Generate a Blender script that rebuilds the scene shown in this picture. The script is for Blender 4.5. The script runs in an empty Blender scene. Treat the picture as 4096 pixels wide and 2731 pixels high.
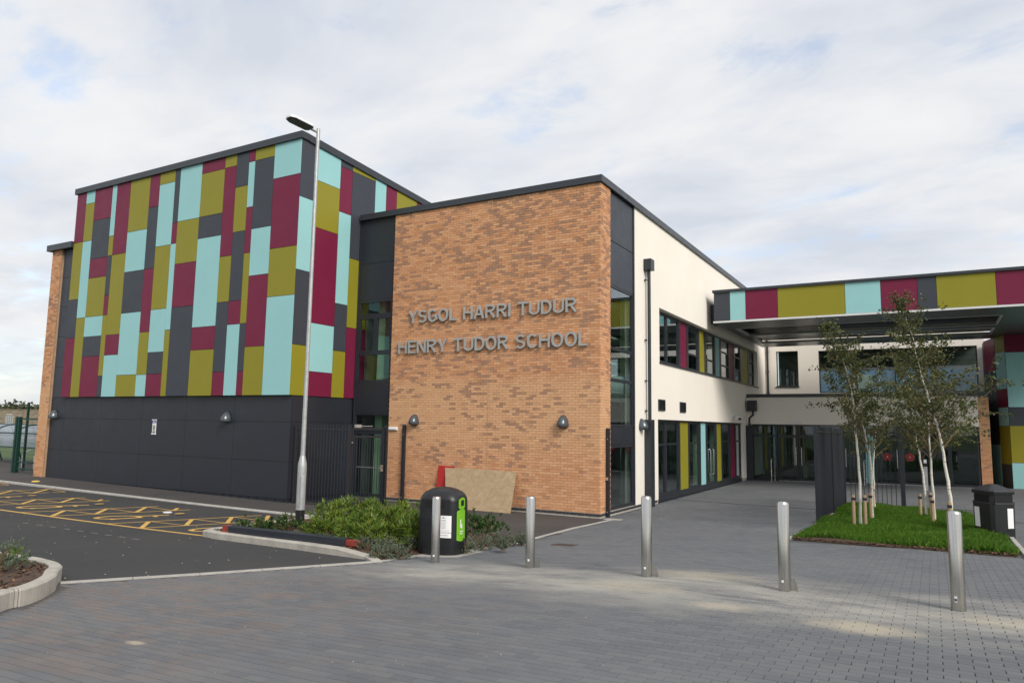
import bpy, bmesh, math, random
import numpy as np
from mathutils import Vector, Matrix
from mathutils.geometry import delaunay_2d_cdt
R_ = random.Random(7); NR = np.random.default_rng(11)
D = bpy.data; S = bpy.context.scene; COL = S.collection

# ------------------------------------------------------------------ camera
FPX, YAW, PIT, ROL = 2897.2, -0.52315, 0.114988, 0.015578
CAM = np.array([0.0, 0.0, 2.457])
def _rot(y, p, r):
    c, s = math.cos(y), math.sin(y); cp, sp = math.cos(p), math.sin(p); cr, sr = math.cos(r), math.sin(r)
    fwd = np.array([cp*s, cp*c, sp]); right = np.array([c, -s, 0]); up = np.cross(right, fwd)
    return np.array([right*cr+up*sr, right*sr-up*cr, fwd])
RM = _rot(YAW, PIT, ROL)
cam = D.objects.new('camera', D.cameras.new('camera')); COL.objects.link(cam); S.camera = cam
cam.data.sensor_width = 36; cam.data.sensor_fit = 'HORIZONTAL'; cam.data.lens = 36*FPX/4096
cam.data.clip_start = 0.05; cam.data.clip_end = 3000
cam.matrix_world = Matrix(((RM[0][0], -RM[1][0], -RM[2][0], CAM[0]), (RM[0][1], -RM[1][1], -RM[2][1], CAM[1]),
                           (RM[0][2], -RM[1][2], -RM[2][2], CAM[2]), (0, 0, 0, 1)))
# ------------------------------------------------------------------ sky, sun, exposure
SUN_DIR = Vector((0.86, -0.51, 0.0)).normalized(); SUN_EL = math.radians(36)
W = D.worlds.new('World'); S.world = W; W.use_nodes = True
def build_world():
    nt = W.node_tree; n = nt.nodes; l = nt.links; n.clear()
    def nd(t, **k):
        a = n.new(t)
        for q, v in k.items(): setattr(a, q, v)
        return a
    def math_(op, a, b=None):
        m = nd('ShaderNodeMath', operation=op)
        for i, v in enumerate((a, b)):
            if v is None: continue
            if isinstance(v, (int, float)): m.inputs[i].default_value = v
            else: l.new(v, m.inputs[i])
        return m.outputs[0]
    tc = nd('ShaderNodeTexCoord'); sp = nd('ShaderNodeSeparateXYZ'); l.new(tc.outputs['Generated'], sp.inputs[0])
    z = math_('MAXIMUM', sp.outputs[2], 0.0); zz = math_('ADD', z, 0.16)
    cb = nd('ShaderNodeCombineXYZ'); l.new(math_('DIVIDE', sp.outputs[0], zz), cb.inputs[0]); l.new(math_('DIVIDE', sp.outputs[1], zz), cb.inputs[1])
    def noise(sc, det, rough, loc, dist=0.0):
        mp = nd('ShaderNodeMapping'); mp.inputs['Location'].default_value = loc; mp.inputs['Rotation'].default_value = (0, 0, 0.5); mp.inputs['Scale'].default_value = (1.0, 1.55, 1)
        l.new(cb.outputs[0], mp.inputs[0])
        t = nd('ShaderNodeTexNoise'); t.inputs['Scale'].default_value = sc; t.inputs['Detail'].default_value = det; t.inputs['Roughness'].default_value = rough
        t.inputs['Distortion'].default_value = dist; l.new(mp.outputs[0], t.inputs['Vector']); return t.outputs['Fac']
    def ramp(f, st):
        r = nd('ShaderNodeValToRGB'); e = r.color_ramp.elements
        e[0].position, e[0].color = st[0]; e[1].position, e[1].color = st[-1]
        for p, c in st[1:-1]: q = e.new(p); q.color = c
        l.new(f, r.inputs[0]); return r.outputs[0]
    sky = nd('ShaderNodeTexSky', sky_type='NISHITA', sun_disc=False, sun_elevation=SUN_EL)
    sky.sun_rotation = math.atan2(SUN_DIR.x, SUN_DIR.y); sky.dust_density = 1.5; sky.ozone_density = 1.0
    b1 = nd('ShaderNodeBackground'); b1.inputs[1].default_value = 0.115; l.new(sky.outputs[0], b1.inputs[0])
    f1 = noise(1.5, 6, .55, (3.1, 1.7, 0), .3)
    ccol = ramp(f1, [(.32, (.64, .68, .755, 1)), (.45, (.735, .76, .81, 1)), (.56, (.815, .83, .85, 1)), (.70, (.875, .88, .885, 1))])
    b2 = nd('ShaderNodeBackground'); l.new(ccol, b2.inputs[0]); b2.inputs[1].default_value = 0.50
    f2 = noise(2.3, 7, .6, (7.3, 2.2, 0), .25)
    mask = ramp(f2, [(.31, (.55, .55, .55, 1)), (.42, (.93, .93, .93, 1)), (.5, (1, 1, 1, 1))])
    hz = nd('ShaderNodeMapRange'); hz.inputs[1].default_value = .05; hz.inputs[2].default_value = .11; hz.inputs[3].default_value = .8; hz.inputs[4].default_value = 1
    l.new(sp.outputs[2], hz.inputs[0])
    mx = nd('ShaderNodeMixShader'); l.new(math_('MULTIPLY', mask, hz.outputs[0]), mx.inputs[0]); l.new(b1.outputs[0], mx.inputs[1]); l.new(b2.outputs[0], mx.inputs[2])
    o = nd('ShaderNodeOutputWorld'); l.new(mx.outputs[0], o.inputs[0])
build_world()
sl = D.lights.new('sun', 'SUN'); sl.energy = 1.5; sl.angle = math.radians(24); sl.color = (1, .94, .86)
so = D.objects.new('sun', sl); COL.objects.link(so)
sv = Vector((SUN_DIR.x*math.cos(SUN_EL), SUN_DIR.y*math.cos(SUN_EL), math.sin(SUN_EL)))
so.rotation_euler = sv.to_track_quat('Z', 'Y').to_euler(); so.location = (20, -15, 30)
S.view_settings.view_transform = 'Standard'; S.view_settings.look = 'None'; S.view_settings.gamma = 1; S.view_settings.exposure = 1.06
S.view_settings.use_curve_mapping = False

# ------------------------------------------------------------------ pixel -> ray helpers (photo pixels, 4096 x 2731)
def ray(x, y): return RM.T @ np.array([(x-2048)/FPX, (y-1365.5)/FPX, 1.0])
def proj(P):
    q = RM @ (np.array(P, float)-CAM); return 2048+FPX*q[0]/q[2], 1365.5+FPX*q[1]/q[2], q[2]
def onx(x, y, X): d = ray(x, y); return CAM+d*(X-CAM[0])/d[0]
def ony(x, y, Y): d = ray(x, y); return CAM+d*(Y-CAM[1])/d[1]
def onz(x, y, Z): d = ray(x, y); return CAM+d*(Z-CAM[2])/d[2]
# gently sloping ground, thin plate spline through levels found at the bollards and wall bases
GP = np.array([(-6.723,9.386,.337),(-5.055,9.38,.443),(-3.216,9.1,.575),(-1.534,9.017,.615),(.168,8.985,.64),(-16.8,18.45,.03),(-15.16,18.4,.02),(-7.84,18.4,0),
 (-7.84,23.3,0),(-7.84,30,0),(-7.84,36.9,0),(1.7,36.9,.15),(-3,36.9,.06),(-16.8,15.8,.04),(-30.6,15.7,.18),(-23,15.7,.1),(0,0,.85),(-11,18.4,.01),(6,36.9,.2),
 (3,9,.66),(-6,0,.68),(8,0,.9),(8,20,.45),(-32,6,.2),(-20,3,.35),(-45,15,.25),(-45,40,.3),(10,45,.2),(-8,45,0)])
def _ph(r2): return np.where(r2 > 1e-9, r2*np.log(np.maximum(r2, 1e-9)), 0)
def _tps():
    n = len(GP); A = np.zeros((n+3, n+3)); A[:n, :n] = _ph(((GP[:, None, :2]-GP[None, :, :2])**2).sum(-1))+.5*np.eye(n)
    A[:n, n] = 1; A[:n, n+1:] = GP[:, :2]; A[n:, :n] = A[:n, n:].T
    return np.linalg.solve(A, np.r_[GP[:, 2], 0, 0, 0])
TW = _tps()
def gv(x, y):
    x = np.clip(np.asarray(x, float), -60, 14); y = np.clip(np.asarray(y, float), -4, 50)
    r = _ph((GP[:, 0]-x[..., None])**2+(GP[:, 1]-y[..., None])**2)
    return r @ TW[:-3]+TW[-3]+TW[-2]*x+TW[-1]*y
def g(x, y): return float(gv(np.float64(x), np.float64(y)))
def gnd(px, py, dz=0.0):
    d = ray(px, py); lo = t = 2.0
    while t < 160:
        P = CAM+d*t
        if P[2] < g(P[0], P[1])+dz: break
        lo = t; t += .4
    hi = t
    for _ in range(22):
        m = (lo+hi)/2; P = CAM+d*m
        if P[2] < g(P[0], P[1])+dz: hi = m
        else: lo = m
    return P

# ------------------------------------------------------------------ mesh + object helpers
class MB:
    def __init__(s): s.v = []; s.f = []
    def add(s, vs, fs):
        o = len(s.v); s.v += [tuple(map(float, q)) for q in vs]; s.f += [tuple(i+o for i in q) for q in fs]; return s
    def hexa(s, p): return s.add(p, [(0,3,2,1),(4,5,6,7),(0,1,5,4),(1,2,6,5),(2,3,7,6),(3,0,4,7)])
    def box(s, x0, x1, y0, y1, z0, z1):
        if x1 < x0: x0, x1 = x1, x0
        if y1 < y0: y0, y1 = y1, y0
        if z1 < z0: z0, z1 = z1, z0
        return s.hexa([(x0,y0,z0),(x1,y0,z0),(x1,y1,z0),(x0,y1,z0),(x0,y0,z1),(x1,y0,z1),(x1,y1,z1),(x0,y1,z1)])
    def bar(s, a, b, w, h):   # box section bar from a to b
        a = Vector(a); b = Vector(b); d = (b-a).normalized()
        u = d.cross(Vector((0,0,1)))
        if u.length < 1e-3: u = Vector((1,0,0))
        u.normalize(); v = u.cross(d); u *= w/2; v *= h/2
        return s.hexa([a-u-v, a+u-v, a+u+v, a-u+v, b-u-v, b+u-v, b+u+v, b-u+v])
    def tube(s, pts, rad, n=8, caps=True):
        pts = [Vector(p) for p in pts]; rad = rad if hasattr(rad, '__len__') else [rad]*len(pts)
        o = len(s.v); u = None
        for i, p in enumerate(pts):
            d = (pts[min(i+1, len(pts)-1)]-pts[max(i-1, 0)]).normalized()
            if u is None: u = d.orthogonal().normalized()
            u = (u-d*u.dot(d)).normalized(); w = d.cross(u)
            for k in range(n):
                a = 2*math.pi*k/n; s.v.append(tuple(p+(u*math.cos(a)+w*math.sin(a))*rad[i]))
        for i in range(len(pts)-1):
            for k in range(n):
                q = (k+1) % n; s.f.append((o+i*n+k, o+i*n+q, o+(i+1)*n+q, o+(i+1)*n+k))
        if caps:
            s.f.append(tuple(o+k for k in range(n))[::-1]); s.f.append(tuple(o+(len(pts)-1)*n+k for k in range(n)))
        return s
    def loft(s, secs, caps=True):  # list of closed rings
        o = len(s.v); n = len(secs[0])
        for r in secs: s.v += [tuple(map(float, q)) for q in r]
        for i in range(len(secs)-1):
            for k in range(n):
                q = (k+1) % n; s.f.append((o+i*n+k, o+i*n+q, o+(i+1)*n+q, o+(i+1)*n+k))
        if caps:
            s.f.append(tuple(range(o, o+n))[::-1]); s.f.append(tuple(range(o+(len(secs)-1)*n, o+len(secs)*n)))
        return s
    def prism(s, poly, z0, z1):
        n = len(poly); zf0 = z0 if callable(z0) else (lambda x, y: z0); zf1 = z1 if callable(z1) else (lambda x, y: z1)
        return s.loft([[(x, y, zf0(x, y)) for x, y in poly], [(x, y, zf1(x, y)) for x, y in poly]])
def mesh(name, v, f, mat=None, smooth=False):
    me = D.meshes.new(name); me.from_pydata(v, [], f)
    if mat: me.materials.append(mat)
    if smooth: me.polygons.foreach_set('use_smooth', [True]*len(me.polygons))
    me.update(); return me
def link(name, me, parent=None, loc=(0,0,0)):
    o = D.objects.new(name, me); COL.objects.link(o); o.location = loc
    if parent: o.parent = parent
    return o
def obj(name, mb, mat, parent=None, loc=(0,0,0), smooth=False, bevel=0):
    """one mesh object; vertices are given in world space and stored relative to the parent / loc"""
    off = Vector(loc)
    if parent:
        q = parent
        while q: off = off+q.location; q = q.parent
    v = [(x-off.x, y-off.y, z-off.z) for x, y, z in mb.v]
    me = mesh(name, v, mb.f, mat, smooth)
    if smooth:
        try: me.set_sharp_from_angle(angle=math.radians(38))
        except Exception: pass
    o = link(name, me, parent, loc)
    if bevel:
        m = o.modifiers.new('bevel', 'BEVEL'); m.width = bevel; m.segments = 2; m.limit_method = 'ANGLE'
    return o
def tag(o, label=None, cat=None, group=None, kind=None):
    if label: o['label'] = label
    if cat: o['category'] = cat
    if group: o['group'] = group
    if kind: o['kind'] = kind
    return o
def thing(name, label, cat, loc=(0,0,0), group=None):
    o = D.objects.new(name, None); COL.objects.link(o); o.location = loc; o.empty_display_size = .3
    return tag(o, label, cat, group)
def origin(o, p):  # move an object's origin to p without moving its mesh
    d = Vector(p)-o.location; o.data.transform(Matrix.Translation(-d)); o.location = Vector(p); return o

# ------------------------------------------------------------------ materials
class NT:
    def __init__(s, name):
        s.m = D.materials.new(name); s.m.use_nodes = True; s.t = s.m.node_tree; s.b = s.t.nodes['Principled BSDF']; s._pos = None
    def n(s, t, ins=None, **k):
        a = s.t.nodes.new(t)
        for q, v in k.items(): setattr(a, q, v)
        for i, v in (ins or {}).items():
            if hasattr(v, 'is_linked'): s.t.links.new(v, a.inputs[i])
            else: a.inputs[i].default_value = v
        return a
    def m2(s, op, a, b=0.0, c=None):
        ins = {0: a, 1: b}
        if c is not None: ins[2] = c
        return s.n('ShaderNodeMath', ins, operation=op).outputs[0]
    def pos(s):
        if not s._pos: s._pos = s.n('ShaderNodeNewGeometry')
        return s._pos.outputs['Position']
    def noise(s, sc, det=4, rough=.55, vec=None, stretch=None, dist=0):
        v = vec or s.pos()
        if stretch: v = s.n('ShaderNodeMapping', {0: v, 'Scale': stretch}).outputs[0]
        return s.n('ShaderNodeTexNoise', {'Vector': v, 'Scale': sc, 'Detail': det, 'Roughness': rough, 'Distortion': dist}).outputs['Fac']
    def ramp(s, f, st, interp='LINEAR'):
        r = s.n('ShaderNodeValToRGB', {0: f}); e = r.color_ramp.elements; r.color_ramp.interpolation = interp
        def c4(c): return (c, c, c, 1) if isinstance(c, (int, float)) else (*c, 1)
        e[0].position, e[0].color = st[0][0], c4(st[0][1]); e[1].position, e[1].color = st[-1][0], c4(st[-1][1])
        for p, c in st[1:-1]: q = e.new(p); q.color = c4(c)
        return r.outputs[0]
    def mix(s, f, a, b, mode='MIX'):
        x = s.n('ShaderNodeMix', data_type='RGBA', blend_type=mode)
        for i, v in ((0, f), (6, a), (7, b)):
            if hasattr(v, 'is_linked'): s.t.links.new(v, x.inputs[i])
            else: x.inputs[i].default_value = v if i == 0 else (*v[:3], 1)
        return x.outputs[2]
    def set(s, **k):
        mp = dict(col='Base Color', rough='Roughness', metal='Metallic', spec='Specular IOR Level', normal='Normal', coat='Coat Weight', sub='Subsurface Weight', trans='Transmission Weight')
        for q, v in k.items():
            i = s.b.inputs[mp[q]]
            if hasattr(v, 'is_linked'): s.t.links.new(v, i)
            elif q == 'col': i.default_value = (*v, 1)
            else: i.default_value = v
        return s
    def bump(s, h, st=.3, dist=.01):
        s.set(normal=s.n('ShaderNodeBump', {'Height': h, 'Strength': st, 'Distance': dist}).outputs[0]); return s
def plain(name, col, rough=.5, metal=0, var=.12, sc=3, bump=0, bsc=60, spec=.5, stretch=None):
    t = NT(name); f = t.noise(sc, 5, .6, stretch=stretch)
    c = t.ramp(f, [(.25, tuple(q*(1-var) for q in col)), (.75, tuple(min(1, q*(1+var)) for q in col))])
    t.set(col=c, rough=t.m2('MULTIPLY_ADD', t.noise(sc*2.3, 4), .25, rough-.125), metal=metal, spec=spec)
    if bump: t.bump(t.noise(bsc, 4), bump, .004)
    return t.m
M = {}
M['grey_panel'] = plain('grey_panel', (.046,.053,.068), .5, var=.05, sc=1.2, spec=.3)
M['dark_panel'] = plain('dark_panel', (.019,.023,.032), .45, var=.08, sc=1)
M['maroon'] = plain('maroon', (.165,.012,.045), .48, var=.04, sc=1.2, spec=.28)
M['olive'] = plain('olive', (.252,.230,.020), .48, var=.03, sc=1.2, spec=.28)
M['teal'] = plain('teal', (.290,.560,.575), .48, var=.03, sc=1.2, spec=.3)
M['coping'] = plain('coping', (.030,.037,.046), .38, var=.08, sc=2)
M['frame'] = plain('frame', (.022,.026,.033), .38, var=.1, sc=4)
M['rail'] = plain('rail', (.016,.020,.027), .42, var=.1, sc=6)
M['pipe'] = plain('pipe', (.020,.025,.031), .4, var=.12, sc=3)
M['lampshell'] = plain('lampshell', (.085,.100,.112), .26, metal=.35, var=.06)
M['white_trim'] = plain('white_trim', (.66,.67,.67), .4, var=.05)
M['white_plastic'] = plain('white_plastic', (.74,.75,.77), .4, var=.04, sc=8)
M['soffit'] = plain('soffit', (.20,.215,.225), .34, metal=.6, var=.1, sc=2)
M['galv'] = plain('galv', (.43,.445,.45), .45, metal=.45, var=.16, sc=9, bump=.05, bsc=40)
M['letter'] = plain('letter', (.40,.40,.385), .42, metal=.35, var=.08, sc=6)
M['kerb'] = plain('kerb', (.40,.375,.33), .85, var=.22, sc=3.5, bump=.35, bsc=70)
M['edging'] = plain('edging', (.37,.355,.325), .85, var=.18, sc=5, bump=.3, bsc=70)
M['black_plastic'] = plain('black_plastic', (.010,.011,.013), .42, var=.25, sc=7, bump=.06, bsc=160)
M['lime'] = plain('lime', (.18,.46,.018), .4, var=.05, sc=6)
M['label_white'] = plain('label_white', (.80,.80,.80), .45, var=.03)
M['void'] = plain('void', (.003,.003,.004), .8, var=.1)
M['ink'] = plain('ink', (.05,.05,.055), .6, var=.05)
M['palegreen'] = plain('palegreen', (.33,.44,.30), .6, var=.05)
M['blueprint'] = plain('blueprint', (.02,.09,.42), .45, var=.04)
M['red_steel'] = plain('red_steel', (.26,.035,.022), .6, var=.25, sc=14)
M['red_board'] = plain('red_board', (.40,.018,.016), .5, var=.08, sc=5)
M['green_paint'] = plain('green_paint', (.003,.034,.025), .4, var=.15, sc=5)
M['stake'] = plain('stake', (.30,.215,.125), .85, var=.25, sc=18, stretch=(4,4,.5), bump=.3)
M['interior'] = plain('interior', (.10,.115,.10), .8, var=.2, sc=.8)
M['interior_light'] = plain('interior_light', (.42,.46,.40), .7, var=.1, sc=.8)
M['interior_green'] = plain('interior_green', (.50,.68,.44), .6, var=.06)
M['blind_blue'] = plain('blind_blue', (.06,.25,.52), .7, var=.1, sc=3)  # colour of the sky reflected in the rear upstairs glass
M['blind_white'] = plain('blind_white', (.55,.56,.56), .7, var=.06)
M['rose_red'] = plain('rose_red', (.32,.04,.035), .6, var=.1)
M['steel_bright'] = plain('steel_bright', (.62,.63,.63), .28, metal=.9, var=.08, sc=12)
M['stone_wall'] = plain('stone_wall', (.20,.165,.12), .9, var=.4, sc=2.5, bump=.6, bsc=8)
M['interior_dim'] = plain('interior_dim', (.16,.20,.12), .7, var=.1)
M['soil'] = plain('soil', (.075,.045,.03), .95, var=.4, sc=9, bump=.7, bsc=60)
M['earth'] = plain('earth', (.05,.085,.022), .95, var=.35, sc=.7, bump=.4, bsc=20)
M['grit'] = plain('grit', (.30,.275,.24), .9, var=.35, sc=30)

def render_mat():
    t = NT('render'); f = t.noise(.55, 5, .6); s = t.noise(1.1, 6, .65, stretch=(1,1,.5))
    c = t.ramp(f, [(.3, (.84,.785,.70)), (.7, (.87,.825,.75))])
    c = t.mix(t.ramp(s, [(.5, 0.0), (.85, .10)]), c, (.66,.59,.50))
    t.set(col=c, rough=.9, spec=.2); t.bump(t.noise(260, 3), .12, .002); return t.m
M['render'] = render_mat()
BZ0 = .045
def brick_mat():
    t = NT('brickwork'); sp = t.n('ShaderNodeSeparateXYZ', {0: t.pos()}); x, y, z = sp.outputs
    u = t.m2('ADD', x, y); row = t.m2('FLOOR', t.m2('DIVIDE', t.m2('SUBTRACT', z, BZ0), .075))
    uu = t.m2('DIVIDE', t.m2('ADD', u, t.m2('MULTIPLY', t.m2('FLOORED_MODULO', row, 2.0), .1125)), .225)
    cid = t.m2('FLOOR', uu)
    cb = t.n('ShaderNodeCombineXYZ', {0: cid, 1: row, 2: 0.0})
    wn = t.n('ShaderNodeTexWhiteNoise', {'Vector': cb.outputs[0]}, noise_dimensions='3D'); rv = wn.outputs['Value']
    cb2 = t.n('ShaderNodeCombineXYZ', {0: row, 1: cid, 2: 3.7}); rv2 = t.n('ShaderNodeTexWhiteNoise', {'Vector': cb2.outputs[0]}, noise_dimensions='3D').outputs['Value']
    base = t.ramp(rv, [(0, (.53,.252,.125)), (.35, (.59,.302,.158)), (.7, (.63,.332,.178)), (1, (.67,.38,.21))])
    big = t.noise(.42, 3, .6, stretch=(1,1,1.5)); cl = t.noise(1.15, 3, .6, stretch=(1,1,1.7))
    # dark, scorched bricks come in clusters (how the packs were laid)
    up = t.ramp(z, [(0, 0.0), (1, 1.0)]); hz = t.n('ShaderNodeMapRange', {0: z, 1: 2.5, 2: 6.2, 3: -.035, 4: .045}).outputs[0]
    p = t.m2('ADD', t.m2('ADD', t.m2('MULTIPLY', rv2, .42), t.m2('MULTIPLY', t.m2('ADD', big, cl), .42)), hz)
    dk = t.ramp(p, [(.735, 0.0), (.80, 1.0)])
    lowz = t.n('ShaderNodeMapRange', {0: t.m2('ADD', z, t.m2('MULTIPLY', big, .5)), 1: 3.9, 2: 4.2, 3: .55, 4: 0.0}, clamp=True).outputs[0]; lowb = t.n('ShaderNodeMapRange', {0: z, 1: 1.3, 2: 2.2, 3: .1, 4: 1.0}, clamp=True).outputs[0]
    base = t.mix(t.m2('MULTIPLY', lowz, lowb), base, (.68,.42,.235))
    smear = t.noise(9, 4, .6, stretch=(1,1,1.6)); dkc = t.ramp(smear, [(.3, (.27,.155,.108)), (.5, (.33,.195,.135)), (.72, (.46,.25,.14))])
    c = t.mix(t.m2('MULTIPLY', dk, .85), base, dkc)
    mott = t.noise(14, 5, .65); c = t.mix(t.ramp(mott, [(.56, 0.0), (.74, .42)]), c, (.33,.16,.085))
    # rust coloured streaks below the parapet end
    t.set(col=c, rough=.88, spec=.25); t.bump(t.noise(120, 4), .35, .003); return t.m
M['brick'] = brick_mat()
M['mortar'] = plain('mortar', (.37,.245,.155), .95, var=.18, sc=5, bump=.3, bsc=90)
M['blue_brick'] = plain('blue_brick', (.035,.036,.042), .7, var=.3, sc=9, bump=.3)
M['mortar_pale'] = plain('mortar_pale', (.42,.39,.34), .95, var=.2, sc=6)
def paver_mat(joint=False):
    t = NT('paver_block'); sp = t.n('ShaderNodeSeparateXYZ', {0: t.pos()}); x, y, z = sp.outputs
    row = t.m2('FLOOR', t.m2('DIVIDE', y, .1)); uu = t.m2('DIVIDE', t.m2('ADD', x, t.m2('MULTIPLY', t.m2('FLOORED_MODULO', row, 2.0), .1)), .2)
    cid = t.m2('FLOOR', uu); cb = t.n('ShaderNodeCombineXYZ', {0: cid, 1: row, 2: 1.3})
    rv = t.n('ShaderNodeTexWhiteNoise', {'Vector': cb.outputs[0]}, noise_dimensions='3D').outputs['Value']
    base = t.ramp(rv, [(0, (.104,.111,.124)), (.5, (.122,.129,.140)), (1, (.142,.146,.152))])
    c = t.mix(t.ramp(t.noise(.55, 5, .6), [(.35, .0), (.7, .55)]), base, (.168,.172,.176))
    # pale sand brushed over the joints along the bollards
    bl = t.m2('ABSOLUTE', t.m2('SUBTRACT', t.m2('ADD', y, t.m2('MULTIPLY', t.noise(.45, 3), 2.4)), 9.75))
    band = t.n('ShaderNodeMapRange', {0: bl, 1: .3, 2: 1.5, 3: 1.0, 4: 0.0}, clamp=True).outputs[0]
    xx = t.n('ShaderNodeMapRange', {0: x, 1: -8.6, 2: -6.2, 3: 0.0, 4: 1.0}, clamp=True).outputs[0]
    d = t.m2('MULTIPLY', t.m2('MULTIPLY', band, xx), t.ramp(t.noise(1.1, 6, .65, stretch=(.8,2.2,1)), [(.34, .12), (.62, .85)]))
    c = t.mix(d, c, (.37,.355,.315))
    for sx, sy, ra, am in ((-.62, 7.55, .42, .75), (-1.95, 7.75, .30, .6), (-3.1, 8.35, .5, .5), (-5.9, 3.95, .09, .9), (-2.6, 9.6, .6, .5), (.6, 8.6, .5, .45)):
        dx = t.m2('DIVIDE', t.m2('SUBTRACT', x, sx), ra*1.5); dy = t.m2('DIVIDE', t.m2('SUBTRACT', y, sy), ra*.8)
        rr = t.m2('ADD', t.m2('SQRT', t.m2('ADD', t.m2('MULTIPLY', dx, dx), t.m2('MULTIPLY', dy, dy))), t.m2('MULTIPLY_ADD', t.noise(4.5/ra*.4, 4), .9, -.45))
        c = t.mix(t.n('ShaderNodeMapRange', {0: rr, 1: .35, 2: 1.0, 3: am, 4: 0.0}, clamp=True).outputs[0], c, (.42,.375,.29))
    # far forecourt is a little bluer and cleaner, near left has clay tracked in by tyres
    lf = t.n('ShaderNodeMapRange', {0: x, 1: -6.8, 2: -2.5, 3: 1.0, 4: 0.0}, clamp=True).outputs[0]
    ny = t.n('ShaderNodeMapRange', {0: y, 1: 9.0, 2: 6.0, 3: 0.0, 4: 1.0}, clamp=True).outputs[0]
    clay = t.m2('MULTIPLY', t.m2('MULTIPLY', lf, ny), t.ramp(t.noise(1.9, 7, .7, stretch=(1,1.7,1), dist=.6), [(.44, .04), (.70, .62)]))
    c = t.mix(clay, c, (.215,.150,.112))
    spk = t.ramp(t.noise(38, 2, .5), [(.74, 0.0), (.78, .8)]); c = t.mix(t.m2('MULTIPLY', spk, t.ramp(t.noise(1.3, 3), [(.45, 0.0), (.65, .8)])), c, (.40,.38,.34))
    if joint: c = t.mix(.5, c, (.035,.033,.03))
    t.set(col=c, rough=.86, spec=.3); t.bump(t.noise(210, 4), .4, .003); return t.m
M['paver'] = paver_mat()
M['paver_bed'] = paver_mat(True)
def tarmac(name, col, warm):
    t = NT(name); v = t.n('ShaderNodeTexVoronoi', {'Vector': t.pos(), 'Scale': 95.0}); f = t.noise(.5, 6, .62)
    c = t.ramp(v.outputs['Color'], [(0, tuple(q*.72 for q in col)), (1, tuple(q*1.3 for q in col))])
    c = t.mix(t.ramp(f, [(.35, .0), (.72, .6)]), c, warm)
    st = t.noise(2.2, 6, .7, stretch=(1,1.8,1)); c = t.mix(t.ramp(st, [(.62, 0.0), (.78, .35)]), c, tuple(q*2.1 for q in warm))
    spk = t.ramp(t.noise(45, 2, .5), [(.755, 0.0), (.785, .75)]); c = t.mix(spk, c, (.30,.27,.23))
    t.set(col=c, rough=.9, spec=.3); t.bump(v.outputs['Distance'], .45, .006); return t.m
M['asphalt'] = tarmac('asphalt', (.043,.043,.045), (.066,.063,.060))
M['footway'] = tarmac('footway', (.060,.056,.055), (.092,.082,.076))
def paint(name, col, worn):
    t = NT(name); f = t.noise(26, 5, .7); w = t.noise(2.3, 4, .6)
    c = t.mix(t.ramp(t.m2('ADD', t.m2('MULTIPLY', f, .7), t.m2('MULTIPLY', w, .3)), [(.56, 0.0), (.70, .75)]), col, worn)
    t.set(col=c, rough=.75); t.bump(t.noise(150, 3), .3, .003); return t.m
M['yellow'] = paint('yellow_paint', (.60,.37,.095), (.10,.08,.06))
def stainless():
    t = NT('stainless'); f = t.noise(3, 5, .6, stretch=(30,30,.6)); h = t.noise(1.5, 3)
    t.set(col=t.ramp(f, [(.3, (.44,.435,.42)), (.7, (.60,.59,.57))]), metal=1.0, rough=t.m2('MULTIPLY_ADD', h, .16, .16)); t.b.inputs['Anisotropic'].default_value = .5
    return t.m
M['stainless'] = stainless()
def glass():
    t = NT('glass'); t.t.nodes.remove(t.b); o = t.t.nodes['Material Output']
    tr = t.n('ShaderNodeBsdfTransparent', {0: (.82,.89,.87,1)}); gl = t.n('ShaderNodeBsdfGlossy', {0: (.92,.96,1,1), 'Roughness': .015})
    lw = t.n('ShaderNodeLayerWeight', {0: .5}); pw_ = t.m2('POWER', lw.outputs['Facing'], 3.6); fm = t.n('ShaderNodeMath', {0: pw_, 1: .92, 2: .05}, operation='MULTIPLY_ADD', use_clamp=True)
    mx = t.n('ShaderNodeMixShader', {0: fm.outputs[0], 1: tr.outputs[0], 2: gl.outputs[0]}); t.t.links.new(mx.outputs[0], o.inputs[0]); return t.m
M['glass'] = glass()
def clear_sheet():
    t = NT('clear_sheet'); t.t.nodes.remove(t.b); o = t.t.nodes['Material Output']
    tr = t.n('ShaderNodeBsdfTransparent', {0: (.72,.78,.80,1)}); gl = t.n('ShaderNodeBsdfDiffuse', {0: (.55,.60,.66,1)})
    mx = t.n('ShaderNodeMixShader', {0: .38, 1: tr.outputs[0], 2: gl.outputs[0]}); t.t.links.new(mx.outputs[0], o.inputs[0]); return t.m
M['clear'] = clear_sheet()
def bark_birch():
    t = NT('birch_bark'); f = t.noise(7, 4, .6, stretch=(1,1,7)); g2 = t.noise(3, 3, .6, stretch=(1,1,3))
    c = t.ramp(f, [(.33, (.06,.05,.042)), (.40, (.58,.55,.48)), (.8, (.74,.72,.66))]); c = t.mix(t.ramp(g2, [(.5, 0.0), (.75, .5)]), c, (.42,.33,.22))
    t.set(col=c, rough=.8); return t.m
M['birch'] = bark_birch()
M['twig'] = plain('twig', (.17,.115,.065), .85, var=.25, sc=14)
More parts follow.
